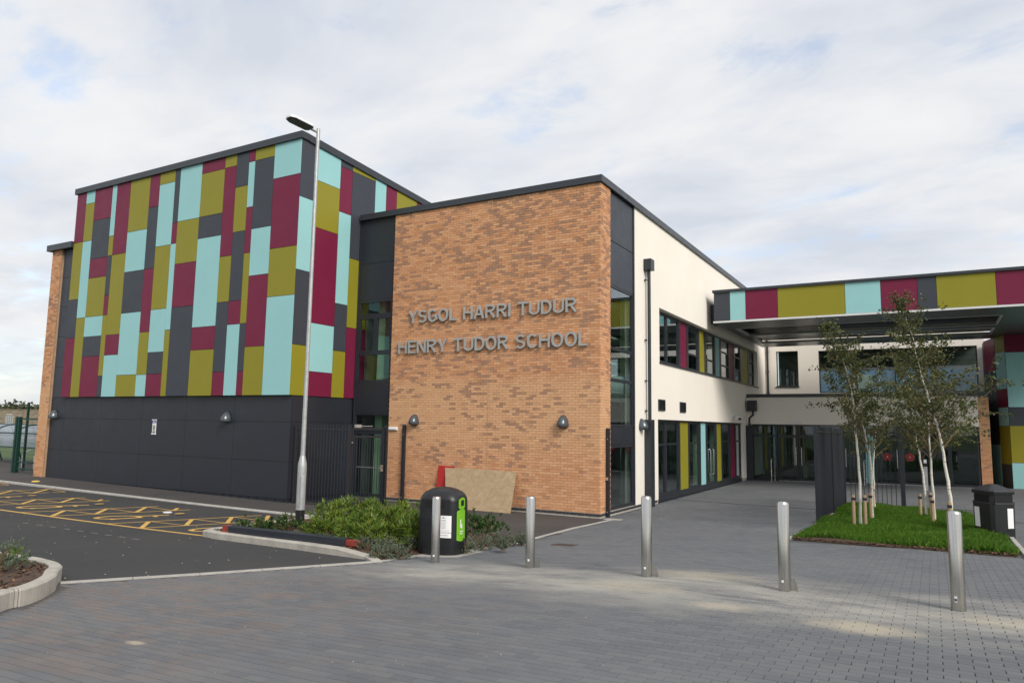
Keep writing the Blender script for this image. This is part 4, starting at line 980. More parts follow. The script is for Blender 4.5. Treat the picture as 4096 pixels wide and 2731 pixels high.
# security camera
u, z = BS.uz(2935, 1666, .05); cc = thing('security_camera', 'white security camera on the cream wall above the ground floor windows', 'camera', BS.pt(u, z, 0))
mb = MB(); BS.box(mb, u-.08, u+.08, z-.14, z+.1, .001, .05); obj('bracket', mb, M['white_plastic'], cc, bevel=.008)
a = Vector(BS.pt(u+.02, z+.02, .10)); b = a+Vector((.30, -.42, -.12)); 
mb = MB().tube([BS.pt(u, z-.03, .04), a], .025, 8); obj('arm', mb, M['white_plastic'], cc)
mb = MB().bar(a, b, .14, .13); obj('body', mb, M['white_plastic'], cc, bevel=.01)
d_ = (b-a).normalized(); mb = MB().bar(b+d_*.002, b+d_*.03, .12, .11); obj('lens_window', mb, M['rail'], cc)
# disabled parking sign
u0, z0 = DB.uz(606, 1737, .02); u1, z1 = DB.uz(625, 1678, .02); um_ = (u0+u1)/2; z1 = zat(DB, um_, 1677); z0 = zat(DB, um_, 1737)
sg = thing('parking_sign', 'tall narrow white and blue disabled parking sign on the dark wall', 'sign', DB.pt(um_, z0, .01)); hw = (u1-u0)/2
mb = MB(); DB.box(mb, um_-hw, um_+hw, z0+.03, z1-.03, .003, .012); obj('plate', mb, M['label_white'], sg)
mb = MB(); DB.box(mb, um_-hw*1.15, um_+hw*1.15, z1-.03, z1, .003, .03); obj('clip_rail', mb, M['white_plastic'], sg); mb = MB(); DB.box(mb, um_-hw*1.15, um_+hw*1.15, z0, z0+.03, .003, .03); obj('clip_rail', mb, M['white_plastic'], sg)
zb_ = z1-.04-(z1-z0)*.17; mb = MB(); DB.box(mb, um_-hw*.98, um_+hw*.98, zb_, z1-.035, .0125, .014); bl = obj('blue_header', mb, M['blueprint'], sg)
hh = z1-.035-zb_; mb = MB()
DB.box(mb, um_-hw*.72, um_-hw*.55, zb_+.1*hh, zb_+.9*hh, .0145, .0155); DB.box(mb, um_-hw*.55, um_-hw*.15, zb_+.78*hh, zb_+.9*hh, .0145, .0155); DB.box(mb, um_-hw*.28, um_-hw*.12, zb_+.5*hh, zb_+.78*hh, .0145, .0155); DB.box(mb, um_-hw*.55, um_-hw*.15, zb_+.42*hh, zb_+.52*hh, .0145, .0155); obj('letter', mb, M['label_white'], bl)
mb = MB(); DB.box(mb, um_+hw*.22, um_+hw*.36, zb_+.75*hh, zb_+.92*hh, .0145, .0155); DB.box(mb, um_+hw*.24, um_+hw*.36, zb_+.32*hh, zb_+.72*hh, .0145, .0155); DB.box(mb, um_+hw*.36, um_+hw*.72, zb_+.38*hh, zb_+.48*hh, .0145, .0155); DB.box(mb, um_+hw*.64, um_+hw*.76, zb_+.12*hh, zb_+.38*hh, .0145, .0155); DB.box(mb, um_+hw*.1, um_+hw*.5, zb_+.08*hh, zb_+.17*hh, .0145, .0155); DB.box(mb, um_+hw*.08, um_+hw*.18, zb_+.1*hh, zb_+.42*hh, .0145, .0155); obj('wheelchair_symbol', mb, M['label_white'], bl)
for i, w_ in enumerate((.55, .66, .66, .5, .6, .42, .52, .3)):
    z = zb_-.07-(z1-z0)*.082*i; mb = MB()
    n = 6
    for k in range(n):
        a = um_-hw*w_+2*hw*w_*k/n; DB.box(mb, a, a+2*hw*w_/n*.78, z-.03, z+R_.uniform(-.004, .006), .0125, .0135)
    obj('text_line', mb, M['ink'], sg)
for s_ in (-1, 1):
    mb = MB(); zc = z0+.075; mb.add([DB.pt(um_+s_*hw*.85, zc, .0135), DB.pt(um_+s_*hw*.3, zc+.035, .0135), DB.pt(um_+s_*hw*.3, zc-.035, .0135)], [(0, 1, 2) if s_ < 0 else (0, 2, 1)]); obj('arrow', mb, M['ink'], sg)

# ------------------------------------------------------------------ railings
def railing_run(root, a, b, h, post0=True, post1=True, gap=.115, pw=.08, barw=.02, bottom=.09):
    a = Vector(a); b = Vector(b); L = (b-a).length; d = (b-a).normalized(); 
    za, zb = g(a.x, a.y), g(b.x, b.y); zz = lambda t: za+(zb-za)*t/L
    for t, on in ((0, post0), (L, post1)):
        if on:
            p = a+d*t; z = zz(t); mb = MB().box(p.x-pw/2, p.x+pw/2, p.y-pw/2, p.y+pw/2, z-.05, z+h); obj('post', mb, M['rail'], root)
    s = pw/2+.004
    for hz_ in (bottom, h-.16):
        p, q = a+d*s, b-d*s; obj('rail', MB().bar((p.x, p.y, zz(0)+hz_), (q.x, q.y, zz(L)+hz_), .045, .045), M['rail'], root)
    n = max(1, round((L-2*s)/gap))
    for i in range(1, n):
        t = s+(L-2*s)*i/n; p = a+d*t; z = zz(t); mb = MB().tube([(p.x, p.y, z+bottom+.024), (p.x, p.y, z+h-.02)], barw/2, 6); obj('bar', mb, M['rail'], root)
gp = gnd(1387, 2030)[:2]; gq = gnd(1535, 2017)[:2]
fr = thing('railing', 'black vertical bar railing panel between the hall corner and the gate', 'railing', (gp[0]-1, gp[1], g(*gp)), 'black railings')
railing_run(fr, (XL+.12, 15.96), (gp[0], gp[1]), 2.38)
gt = thing('gate', 'black vertical bar gate standing before the glazed door beside the brickwork', 'gate', (gp[0], gp[1]+.8, g(*gp)))
g0 = (gp[0]-.02, gp[1]+.12); g1 = (gq[0]-.03, gq[1]-.10); gz = g(*g0)
mb = MB(); mb.bar((*g0, gz+.05), (*g0, gz+2.28), .06, .06); obj('stile', mb, M['rail'], gt); mb = MB(); mb.bar((*g1, gz+.05), (*g1, gz+2.28), .06, .06); obj('stile', mb, M['rail'], gt)
for z in (.08, 2.25, 2.02): mb = MB().bar((g0[0], g0[1]+.032, gz+z), (g1[0], g1[1]-.032, gz+z), .05, .06); obj('rail', mb, M['rail'], gt)
for i in range(1, 12):
    t = i/12; x, y = g0[0]+(g1[0]-g0[0])*t, g0[1]+(g1[1]-g0[1])*t; mb = MB().tube([(x, y, gz+.112), (x, y, gz+1.988)], .010, 6); obj('bar', mb, M['rail'], gt)
mb = MB().box(gq[0]-.045, gq[0]+.045, gq[1]-.045, gq[1]+.045, g(*gq)-.05, g(*gq)+2.36); obj('post', mb, M['rail'], gt)
mb = MB().box(g1[0]-.035, g1[0]+.06, g1[1]-.10, g1[1]-.03, gz+.98, gz+1.17); lk = obj('lock', mb, M['steel_bright'], gt, bevel=.006); mb = MB().tube([(g1[0]+.062, g1[1]-.065, gz+1.1), (g1[0]+.09, g1[1]-.065, gz+1.1)], .018, 8); obj('keyhole', mb, M['rail'], lk)
mb = MB().bar((g0[0]+.03, g0[1]+.1, gz+2.33), (g0[0]+.03, g0[1]+.32, gz+2.33), .07, .09); obj('closer', mb, M['galv'], gt); mb = MB().bar((g0[0]+.03, g0[1]+.325, gz+2.33), (g0[0]+.03, g0[1]+.85, gz+2.33), .02, .02); obj('closer_arm', mb, M['galv'], gt)
for z in (.18, 1.85): mb = MB().tube([(gp[0]+.045, gp[1]+.05, gz+z), (gp[0]+.045, gp[1]+.09, gz+z)], .02, 8); obj('hinge', mb, M['galv'], gt)
def lone_post(x, y, h, label, lock=False):
    z = g(x, y); r = thing('fence_post', label, 'post', (x, y, z), 'lone black fence posts')
    mb = MB().box(x-.045, x+.045, y-.045, y+.045, z-.03, z+h); obj('post', mb, M['rail'], r, bevel=.004)
    for q in (.14, h-.3): mb = MB().tube([(x, y-.046, z+q), (x, y-.052, z+q)], .014, 8); obj('bolt', mb, M['galv'], r)
    if lock: mb = MB().box(x-.07, x+.03, y-.07, y-.047, z+1.0, z+1.08); obj('lock_keep', mb, M['steel_bright'], r)
lone_post(ony(1613, 1850, YF-.07)[0], YF-.07, 2.40, 'tall black square post standing against the brick wall near the gate')
cp = onx(2432, 2060, XW+.06); lone_post(XW+.07, cp[1]-.02, 2.42, 'tall black square post at the right corner of the brick wall', True)
FB = [(-2.56, 19.95), (-2.50, 22.7), (-2.44, 25.35)]; FR = (-.80, 24.85)
bedf = thing('railing', 'black vertical bar railing with posts along the grass bed', 'railing', (-2.5, 22, .1), 'black railings')
railing_run(bedf, FB[0], FB[1], 2.44, True, True, .1); railing_run(bedf, FB[1], FB[2], 2.44, False, True, .1); railing_run(bedf, FB[2], FR, 2.44, False, True, .13, pw=.12)

# ------------------------------------------------------------------ lamp post
pb = gnd(1197, 2116); z = pb[2]
lp = thing('lamp_post', 'tall galvanised street lamp post rising from the shrub bed', 'street lamp', tuple(pb))
def ring(x, y, z, r, n=20): return [(x+r*math.cos(a), y+r*math.sin(a), z) for a in np.linspace(0, 2*math.pi, n+1)[:-1]]
mb = MB().loft([ring(pb[0], pb[1], z+q, r) for q, r in ((-.2, .099), (.42, .099))]); obj('painted_base', mb, M['black_plastic'], lp, smooth=True)
mb = MB().loft([ring(pb[0], pb[1], z+q, r) for q, r in ((.422, .098), (1.32, .098), (1.42, .094), (1.56, .062), (1.60, .054))]); obj('lower_tube', mb, M['galv'], lp, smooth=True)
dv = Vector((.75, -.66, 0)); mb = MB(); c_ = Vector((pb[0], pb[1], 0))+dv*.085; mb.bar((c_.x, c_.y, z+.5), (c_.x, c_.y, z+1.15), .012, .09); obj('access_door', mb, M['galv'], lp)
def pole_top():
    lo, hi = 5, 12
    for _ in range(30):
        m = (lo+hi)/2
        if proj((pb[0], pb[1], z+m))[1] > 516: lo = m
        else: hi = m
    return lo
PH = pole_top()
mb = MB().loft([ring(pb[0], pb[1], z+q, r) for q, r in ((1.602, .051), (PH*.5, .043), (PH-.32, .039))]); obj('upper_tube', mb, M['galv'], lp, smooth=True)
mb = MB().loft([ring(pb[0], pb[1], z+q, r) for q, r in ((PH-.318, .043), (PH, .042))]); obj('top_sleeve', mb, M['galv'], lp, smooth=True)
aa = Vector((pb[0], pb[1], z+PH-.09)); ln = Vector((-.62, -.785, .0)).normalized()
best = None; q0 = proj(aa)
for ang in np.linspace(0, 2*math.pi, 121):       # aim the head the way it points in the photo
    for tl in (0, .05, .1, .15, .2):
        d = Vector((math.cos(ang), math.sin(ang), tl)).normalized(); s_ = d.cross(Vector((0, 0, 1))).normalized(); q1 = proj(aa+d*.62); q2 = proj(aa+s_*.3)
        cr = (q2[0]-q0[0], q2[1]-q0[1]); cr = cr if cr[0] > 0 else (-cr[0], -cr[1])
        e = abs(q1[0]-q0[0]+95)+abs(q1[1]-q0[1]+46)+abs(cr[0]-42)+abs(cr[1]+16)
        if best is None or e < best[0]: best = (e, d)
ln = best[1].normalized(); sd = ln.cross(Vector((0, 0, 1))).normalized(); up = sd.cross(ln)
mb = MB().tube([aa, aa+ln*.22], [.03, .03], 10); obj('bracket_arm', mb, M['galv'], lp, smooth=True)
def hp(t, s_, h_): return aa+ln*t+sd*s_+up*h_
out = [(.18, -.10), (.24, -.17), (.68, -.17), (.78, -.11), (.80, 0), (.78, .11), (.68, .17), (.24, .17), (.18, .10)]
mb = MB().loft([[hp(t, s_*.9, .055) for t, s_ in out], [hp(t, s_, .03) for t, s_ in out], [hp(t, s_, -.002) for t, s_ in out]]); hd = obj('lamp_head', mb, M['white_plastic'], lp)
mb = MB().loft([[hp(.46+(t-.46)*.95, s_*.95, -.003) for t, s_ in out], [hp(.46+(t-.46)*.93, s_*.93, -.016) for t, s_ in out]]); obj('underside', mb, M['frame'], hd)
for k in range(4): mb = MB().loft([[hp(.50+k*.06+a, s_, -.017) for a, s_ in ((0, -.12), (.045, -.12), (.045, .12), (0, .12))], [hp(.50+k*.06+a, s_, -.022) for a, s_ in ((0, -.12), (.045, -.12), (.045, .12), (0, .12))]]); obj('led_bar', mb, M['palegreen'] if False else M['lampshell'], hd)

# ------------------------------------------------------------------ bollards
BOL = [(1740, 2249, 1985), (2120, 2269, 1984), (2587, 2304, 1984), (3140, 2361, 2006), (3836, 2440, 2043)]
BLAB = ['stainless steel bollard standing right in front of the black and green bin', 'stainless steel bollard second from the left, before the brick wall and plywood', 'stainless steel bollard in the middle of the row, before the boxed downpipe',
        'stainless steel bollard second from the right in the row', 'stainless steel bollard nearest the camera, rightmost, before the grass bed']
for i, (px, p0, p1) in enumerate(BOL):
    P = gnd(px, p0); x, y, z = P; r = .068
    b = thing('bollard', BLAB[i], 'bollard', (x, y, z), 'stainless bollards across the forecourt')
    H_ = 1.0
    lo, hi = .7, 1.3
    for _ in range(30):
        m = (lo+hi)/2
        if proj((x, y, z+m))[1] > p1: lo = m
        else: hi = m
    H_ = lo
    mb = MB().loft([ring(x, y, z+q, s_, 28) for q, s_ in ((-.05, r), (H_-.026, r), (H_-.02, r-.002), (H_-.004, r-.009))]); obj('tube', mb, M['stainless'], b, smooth=True)
    mb = MB().loft([ring(x, y, z+q, s_, 28) for q, s_ in ((H_-.0038, r-.0092), (H_+.002, r*.55), (H_+.004, .004))]); obj('cap', mb, M['stainless'], b, smooth=True)
    if i in (1, 2, 3):
        d = Vector((.93, .37, 0)); n_ = Vector((-d.y, d.x, 0)); c_ = Vector((x, y, z)); pts = [(0, 0), (.085, 0), (.085, .05), (.072, .10), (.045, .145), (.012, .165), (0, .165)]
        mb = MB().loft([[c_+d*(r-.01+a)+n_*s_+Vector((0, 0, q-.01)) for a, q in pts] for s_ in (-.008, .008)]); obj('lock_plate', mb, M['stainless'], b)
    # small sticker near the foot
    dv = (Vector((CAM[0]-x, CAM[1]-y, 0)).normalized()); sx = Vector((-dv.y, dv.x, 0)); q = Vector((x, y, z))+dv*(r+.0015)-sx*.018
    mb = MB(); rows = []
    for zz_ in ((.10, .135) if i < 4 else (.09, .15)):
        rows.append([(x+(r+.001)*math.cos(t), y+(r+.001)*math.sin(t), z+zz_) for t in np.linspace(math.atan2(dv.y, dv.x)-.55, math.atan2(dv.y, dv.x)-.15, 5)])
    mb.add(rows[0]+rows[1], [(k, k+1, k+6, k+5) for k in range(4)]); st = obj('sticker', mb, M['label_white'], b)
    rows = [[(x+(r+.0018)*math.cos(t), y+(r+.0018)*math.sin(t), z+zz_) for t in np.linspace(math.atan2(dv.y, dv.x)-.52, math.atan2(dv.y, dv.x)-.18, 5)] for zz_ in ((.130, .137) if i < 4 else (.10, .125))]
    mb = MB(); mb.add(rows[0]+rows[1], [(k, k+1, k+6, k+5) for k in range(4)]); obj('sticker_mark', mb, M['ink'], st)

# ------------------------------------------------------------------ black and green recycling bin
bc = gnd(1748, 2200); bx, by, bz = -7.33, 10.45, g(-7.33, 10.45)
bn = thing('recycling_bin', 'black domed litter bin with lime green recycling panel and white general waste label', 'bin', (bx, by, bz))
vd = Vector((CAM[0]-bx, CAM[1]-by, 0)).normalized(); rt = Vector((-vd.y, vd.x, 0))     # rt = to the right in the photo
ca, sa = math.cos(math.radians(24)), math.sin(math.radians(24)); fn = vd*ca-rt*sa; fs = rt*ca+vd*sa     # front face normal turned a little left
RX, RYb, BH = .375, .33, 1.12
def bpt(a, h, k=1.0, e=0.0, n=4.2):
    c, s_ = math.cos(a), math.sin(a); rr = (abs(c)**n+abs(s_)**n)**(-1/n); q = Vector((bx, by, bz))+fs*(c*rr*RX*k+e*c)+fn*(s_*rr*RYb*k+e*s_); return (q.x, q.y, bz+h)
def bring(h, k, n=4.2, N=48): return [bpt(a, h, k, 0, n) for a in np.linspace(0, 2*math.pi, N+1)[:-1]]
secs = [bring(-.02, .97), bring(.03, .985), bring(.05, 1.0), bring(.25, 1.0), bring(.78, .985), bring(.90, .965)]
obj('body', MB().loft(secs), M['black_plastic'], bn, smooth=True)
def dome_z(a): return 0
secs = [bring(.902, .972, 4), bring(.93, .96, 4), bring(.99, .90, 3.6), bring(1.04, .78, 3.2), bring(1.08, .58, 2.8), bring(1.11, .32, 2.4), bring(1.12, .06, 2)]
obj('lid', MB().loft(secs), M['black_plastic'], bn, smooth=True)
def patch(a0, a1, h0, h1, e, mat, name, parent, na=9, nh=4, rnd=0.0, k=.992):
    mb = MB(); V = []
    for j in range(nh+1):
        h = h0+(h1-h0)*j/nh
        for i in range(na+1):
            t = i/na; a = a0+(a1-a0)*t; hh = h+(rnd*(1-abs(2*t-1)**2) if j == nh else 0)-(rnd*(1-abs(2*t-1)**2) if j == 0 else 0); V.append(bpt(a, hh, 1.0-.018*max(0, (hh-.25)/.6), e))
    F = [(j*(na+1)+i, j*(na+1)+i+1, (j+1)*(na+1)+i+1, (j+1)*(na+1)+i) for j in range(nh) for i in range(na)]
    # thickness
    n0 = len(V); W_ = []
    for j in range(nh+1):
        h = h0+(h1-h0)*j/nh
        for i in range(na+1): W_.append(bpt(a0+(a1-a0)*i/na, h, 1.0-.018*max(0, (h-.25)/.6), e-.012))
    F2 = [tuple(q+n0 for q in f[::-1]) for f in F]; rim = [i for i in range(na+1)]+[j*(na+1)+na for j in range(1, nh+1)]+[nh*(na+1)+i for i in range(na-1, -1, -1)]+[j*(na+1) for j in range(nh-1, 0, -1)]
    F3 = [(rim[q], rim[(q+1) % len(rim)], rim[(q+1) % len(rim)]+n0, rim[q]+n0) for q in range(len(rim))]
    mb.add(V+W_, [f[::-1] for f in F]+[f[::-1] for f in F2]+F3); return obj(name, mb, M[mat], parent)
q90 = math.pi/2
patch(-.12, .66, .27, .74, .008, 'lime', 'recycling_panel', bn, 9, 4, .03); rp = bn.children[-1]
patch(-.02, .56, .34, .66, .0105, 'lime', 'label_film', rp)
for (a0, a1, h0, h1) in ((.14, .46, .395, .41), (.20, .46, .36, .372), (.24, .34, .45, .52), (.36, .44, .47, .60)): patch(a0, a1, h0, h1, .0125, 'label_white', 'label_print', rp, 3, 1)
patch(-.08, .56, .79, .93, .012, 'lime', 'aperture_frame', bn, 8, 2, .03); af = bn.children[-1]; patch(.06, .40, .82, .915, .0135, 'void', 'aperture', af, 5, 1)
patch(q90-.62, q90+.66, .74, .93, .006, 'black_plastic', 'aperture_frame', bn, 10, 2); af = bn.children[-1]; patch(q90-.40, q90+.50, .79, .905, .0075, 'void', 'aperture', af, 8, 1)
patch(q90-.68, q90-.02, .31, .67, .007, 'label_white', 'waste_label', bn, 8, 3); wl = bn.children[-1]
for i in range(6): a = q90+.16+i*.115; patch(a, a+.05, .08, .62, .006, 'black_plastic', 'rib', bn, 2, 3)
def lab(a0, a1, h0, h1): patch(a0, a1, h0, h1, .0085, 'ink', 'label_print', wl, 3, 1)
lab(q90-.60, q90-.12, .425, .428)
ac = q90-.36
lab(ac-.085, ac+.085, .468, .472); lab(ac-.085, ac-.078, .468, .60); lab(ac+.078, ac+.085, .468, .60); lab(ac-.10, ac+.10, .598, .603); lab(ac-.11, ac+.09, .632, .637); lab(ac-.02, ac+.02, .637, .65)
for k in range(-1, 2): lab(ac+k*.04-.003, ac+k*.04+.003, .475, .59)
TG = glyphs('gwastrfcydinole', .0, 0.0)
def btext(txt, a_left, h, size):
    mb = MB(); x = 0
    for ch in txt:
        if ch == ' ': x += .28; continue
        v, f = TG[ch]; P_ = [bpt(a_left-(x+p[0])*size/RX*1.0, h+p[1]*size, 1.0-.018*max(0, (h-.25)/.6), .0095) for p in v]; mb.add(P_, f); x += v[:, 0].max()+.07
    obj('label_text', mb, M['ink'], wl)
btext('gwastraff cyffredinol', q90-.07, .388, .026); btext('general waste', q90-.13, .345, .026)
mb = MB().prism([(bx-.05, by-.62), (bx+.55, by-.35), (bx+.5, by+.5), (bx-.5, by+.45), (bx-.48, by-.4)], lambda x, y: g(x, y)-.06, lambda x, y: g(x, y)+.003); tag(obj('bin_slab', mb, M['edging']), kind='structure')

# ------------------------------------------------------------------ square black bin by the grass
qx, qy = 1.06, 18.35; qz = g(qx, qy)
sb = thing('litter_bin', 'square black litter bin with pyramid lid and white labels beside the grass', 'bin', (qx, qy, qz)); q4 = math.radians(38); hw = .285
def sq(h, k, ch=.06):
    pts = []
    for cx_, cy_ in ((-1,-1),(1,-1),(1,1),(-1,1)):
        for dx, dy in (((ch, 0), (0, ch)) if (cx_*cy_ > 0) else ((0, ch), (ch, 0))):
            u_ = cx_*(hw*k-(dx if True else 0)); v_ = cy_*(hw*k-dy); pts.append((u_, v_))
    # order around
    pts.sort(key=lambda p: math.atan2(p[1], p[0])); return [(qx+u_*math.cos(q4)-v_*math.sin(q4), qy+u_*math.sin(q4)+v_*math.cos(q4), qz+h) for u_, v_ in pts]
obj('body', MB().loft([sq(0, .94), sq(.02, .96), sq(.70, 1.0), sq(.715, .93), sq(.90, .93)]), M['black_plastic'], sb)
obj('lid', MB().loft([sq(.902, 1.02), sq(.955, 1.04), sq(.975, 1.0), sq(1.085, .30, .02), sq(1.10, .04, .003)]), M['black_plastic'], sb)
def sqp(face, u_, h, e):
    a = q4+face*math.pi/2; k = hw*(.955+.045*min(1, h/.7))+e; n_ = (math.cos(a), math.sin(a)); s_ = (-n_[1], n_[0]); return (qx+n_[0]*k+s_[0]*u_, qy+n_[1]*k+s_[1]*u_, qz+h)
for f_ in range(4):
    mb = MB(); mb.hexa([sqp(f_, -.2, .745, -.04), sqp(f_, .2, .745, -.04), sqp(f_, .2, .745, -.012), sqp(f_, -.2, .745, -.012), sqp(f_, -.2, .875, -.04), sqp(f_, .2, .875, -.04), sqp(f_, .2, .875, -.012), sqp(f_, -.2, .875, -.012)]); obj('aperture', mb, M['void'], sb)
    mb = MB(); mb.hexa([sqp(f_, -.22, .70, -.02), sqp(f_, .22, .70, -.02), sqp(f_, .22, .70, .012), sqp(f_, -.22, .70, .012), sqp(f_, -.22, .735, -.02), sqp(f_, .22, .735, -.02), sqp(f_, .22, .735, .006), sqp(f_, -.22, .735, .006)]); obj('sill', mb, M['black_plastic'], sb)
    for s_ in (1,):
        mb = MB(); lo_, hi_ = (.06, .19) if f_ % 2 else (-.19, -.06)
        mb.hexa([sqp(f_, lo_, .22, -.004), sqp(f_, hi_, .22, -.004), sqp(f_, hi_, .22, .004), sqp(f_, lo_, .22, .004), sqp(f_, lo_, .62, -.004), sqp(f_, hi_, .62, -.004), sqp(f_, hi_, .62, .004), sqp(f_, lo_, .62, .004)]); o = obj('waste_label', mb, M['label_white'], sb)

# ------------------------------------------------------------------ boards leaning on the brickwork
A_ = gnd(2038, 2054); B_ = gnd(1754, 2033); T_ = ony(2067, 1886, YF-.02); U_ = ony(1781, 1867, YF-.02)
def leaning(name, p, mat, label, t=.018):
    bl_, br, tr, tl = [Vector(q) for q in p]; n_ = (br-bl_).cross(tl-bl_).normalized()*t
    mb = MB().hexa([bl_, br, br-n_, bl_-n_, tl, tr, tr-n_, tl-n_]); o = obj(name, mb, M[mat]); return origin(tag(o, label, 'board'), tuple((bl_+br)/2))
ba = Vector((-12.45, 17.86, g(-12.45, 17.86)+.004)); bb = Vector((A_[0], 17.86, g(A_[0], 17.86)+.004))
leaning('plywood_board', [ba, bb, (T_[0], YF-.035, T_[2]), (U_[0], YF-.035, U_[2])], 'ply', 'weathered plywood sheet leaning against the brick wall')
V_ = ony(1756, 1860, YF-.015)
leaning('red_board', [(V_[0]+.02, 18.25, g(V_[0], 18.25)+.003), (V_[0]+.62, 18.25, g(V_[0], 18.25)+.003), (V_[0]+.6, YF-.034, V_[2]-.01), (V_[0], YF-.034, V_[2])], 'red_board', 'red board leaning behind the plywood sheet on the brick wall', .012)
# timber rail with red ends along the bed kerb
p0 = gnd(885, 2131, .10); p1 = gnd(1374, 2189, .10); p0 = Vector((p0[0], p0[1]+.09, g(*p0[:2])+.175)); p1 = Vector((p1[0], p1[1]+.09, g(*p1[:2])+.175)); d_ = (p1-p0).normalized()
br = thing('barrier_beam', 'long dark grey steel beam with red ends lying along the shrub bed kerb', 'beam', tuple((p0+p1)/2-Vector((0, 0, .1))))
obj('sleeve', MB().bar(p0+d_*.17, p1, .15, .145), M['dark_panel'], br, bevel=.012)
obj('red_end', MB().bar(p0, p0+d_*.166, .145, .14), M['red_steel'], br, bevel=.006); obj('red_end', MB().bar(p1+d_*.004, p1+d_*.3, .10, .10), M['red_steel'], br, bevel=.006)
for t in (.12, .5, .88):
    c_ = p0.lerp(p1, t); obj('foot', MB().box(c_.x-.05, c_.x+.05, c_.y-.05, c_.y+.05, g(c_.x, c_.y)-.02, c_.z-.076), M['red_steel'], br)
# small hoop handrails by the doors
def hoop(x, y, dx, dy, label):
    z = g(x, y); r = thing('hoop_rail', label, 'handrail', (x, y, z), 'steel hoop rails by the rear doors')
    mb = MB().tube([(x, y, z), (x, y, z+1.02), (x+dx*.05, y+dy*.05, z+1.07), (x+dx*.95, y+dy*.95, z+1.07), (x+dx, y+dy, z+1.02), (x+dx, y+dy, z)], .022, 8); obj('hoop', mb, M['steel_bright'], r, smooth=True)
    mb = MB().tube([(x+dx*.03, y+dy*.03, z+.25), (x+dx*.97, y+dy*.97, z+.25)], .018, 8); obj('cross_rail', mb, M['steel_bright'], r)
    for k in (0, 1): mb = MB().loft([ring(x+dx*k, y+dy*k, z+q, .05, 12) for q in (.002, .014)]); obj('foot_plate', mb, M['steel_bright'], r)
hp_ = gnd(3090, 1925); hoop(hp_[0], 36.05, .02, .75, 'slim steel hoop rail left of the rear entrance doors'); hp_ = gx(3462); hoop(hp_, 35.95, .02, .8, 'slim steel hoop rail by the turquoise panel at the rear doors')
ix, iy = ony(3703, 1900, 33.8)[0], 33.8; iz = g(ix, iy)
ip = thing('intercom_post', 'slim grey access post with black top behind the birch trees', 'post', (ix, iy, iz))
obj('post', MB().box(ix-.07, ix+.07, iy-.05, iy+.05, iz-.02, iz+.95), M['galv'], ip); obj('head', MB().box(ix-.075, ix+.075, iy-.06, iy+.06, iz+.952, iz+1.25), M['black_plastic'], ip, bevel=.01); obj('panel', MB().box(ix-.05, ix+.05, iy-.068, iy-.061, iz+1.25-.16, iz+1.23), M['white_plastic'], ip)

# ================================================================== planting
def edg_d(x, y):
    best = 9
    for a, b in zip(EDG, EDG[1:]):
        ax, ay = a; bx_, by_ = b; L2 = (bx_-ax)**2+(by_-ay)**2; t = max(0, min(1, ((x-ax)*(bx_-ax)+(y-ay)*(by_-ay))/L2)); best = min(best, math.hypot(x-ax-t*(bx_-ax), y-ay-t*(by_-ay)))
    return best
def bed_z(x, y): return .004+.095*min(1, max(0, (edg_d(x, y)-.05)/.9))
BED = [(BK[0][0]+.02, BK[0][1]+.16)]+[(p[0]+.05, p[1]+.14) for p in BK[1:]]+[(-12.6, 9.95), (-12.8, 12.85), (-7.05, 13.05)]+[(p[0]-.12, p[1]) for p in (EDG[5], EDG[4], EDG[3])]
tag(sheet('planting_bed', BED, M['soil'], bed_z, .35), kind='structure')
ISLP = [(p[0]-.12, p[1]+.02) for p in ISL]+[(p[0]-.02, p[1]-.15) for p in ISLB]+[(-16, 1), (-8.5, 1.2)]
tag(sheet('island_bed', ISLP, M['soil'], .155, .5), kind='structure')
def rot_quads(c, dirs, sides, L, Wd, bend=0.0):
    """diamond leaves: base, two sides, tip; all (n,3)"""
    L = L[:, None]; Wd = Wd[:, None]; nrm = np.cross(dirs, sides)
    b = c; m1 = c+dirs*L*.45+sides*Wd*.5+nrm*L*.06; m2 = c+dirs*L*.45-sides*Wd*.5+nrm*L*.06; t = c+dirs*L-nrm*L*bend
    V = np.stack([b, m1, t, m2], 1).reshape(-1, 3); n = len(c); F = np.arange(4*n).reshape(-1, 4); return V, F
def unit(v): return v/np.maximum(np.linalg.norm(v, axis=1, keepdims=True), 1e-9)
def leaf_obj(name, parts, mat, parent=None, off=(0,0,0)):
    V = np.concatenate([p[0] for p in parts])-np.array(off); o = 0; F = []
    for v, f in parts: F.append(f+o); o += len(v)
    F = np.concatenate(F); me = D.meshes.new(name); me.from_pydata(V.tolist(), [], F.tolist()); me.materials.append(mat); me.update(); return link(name, me, parent)
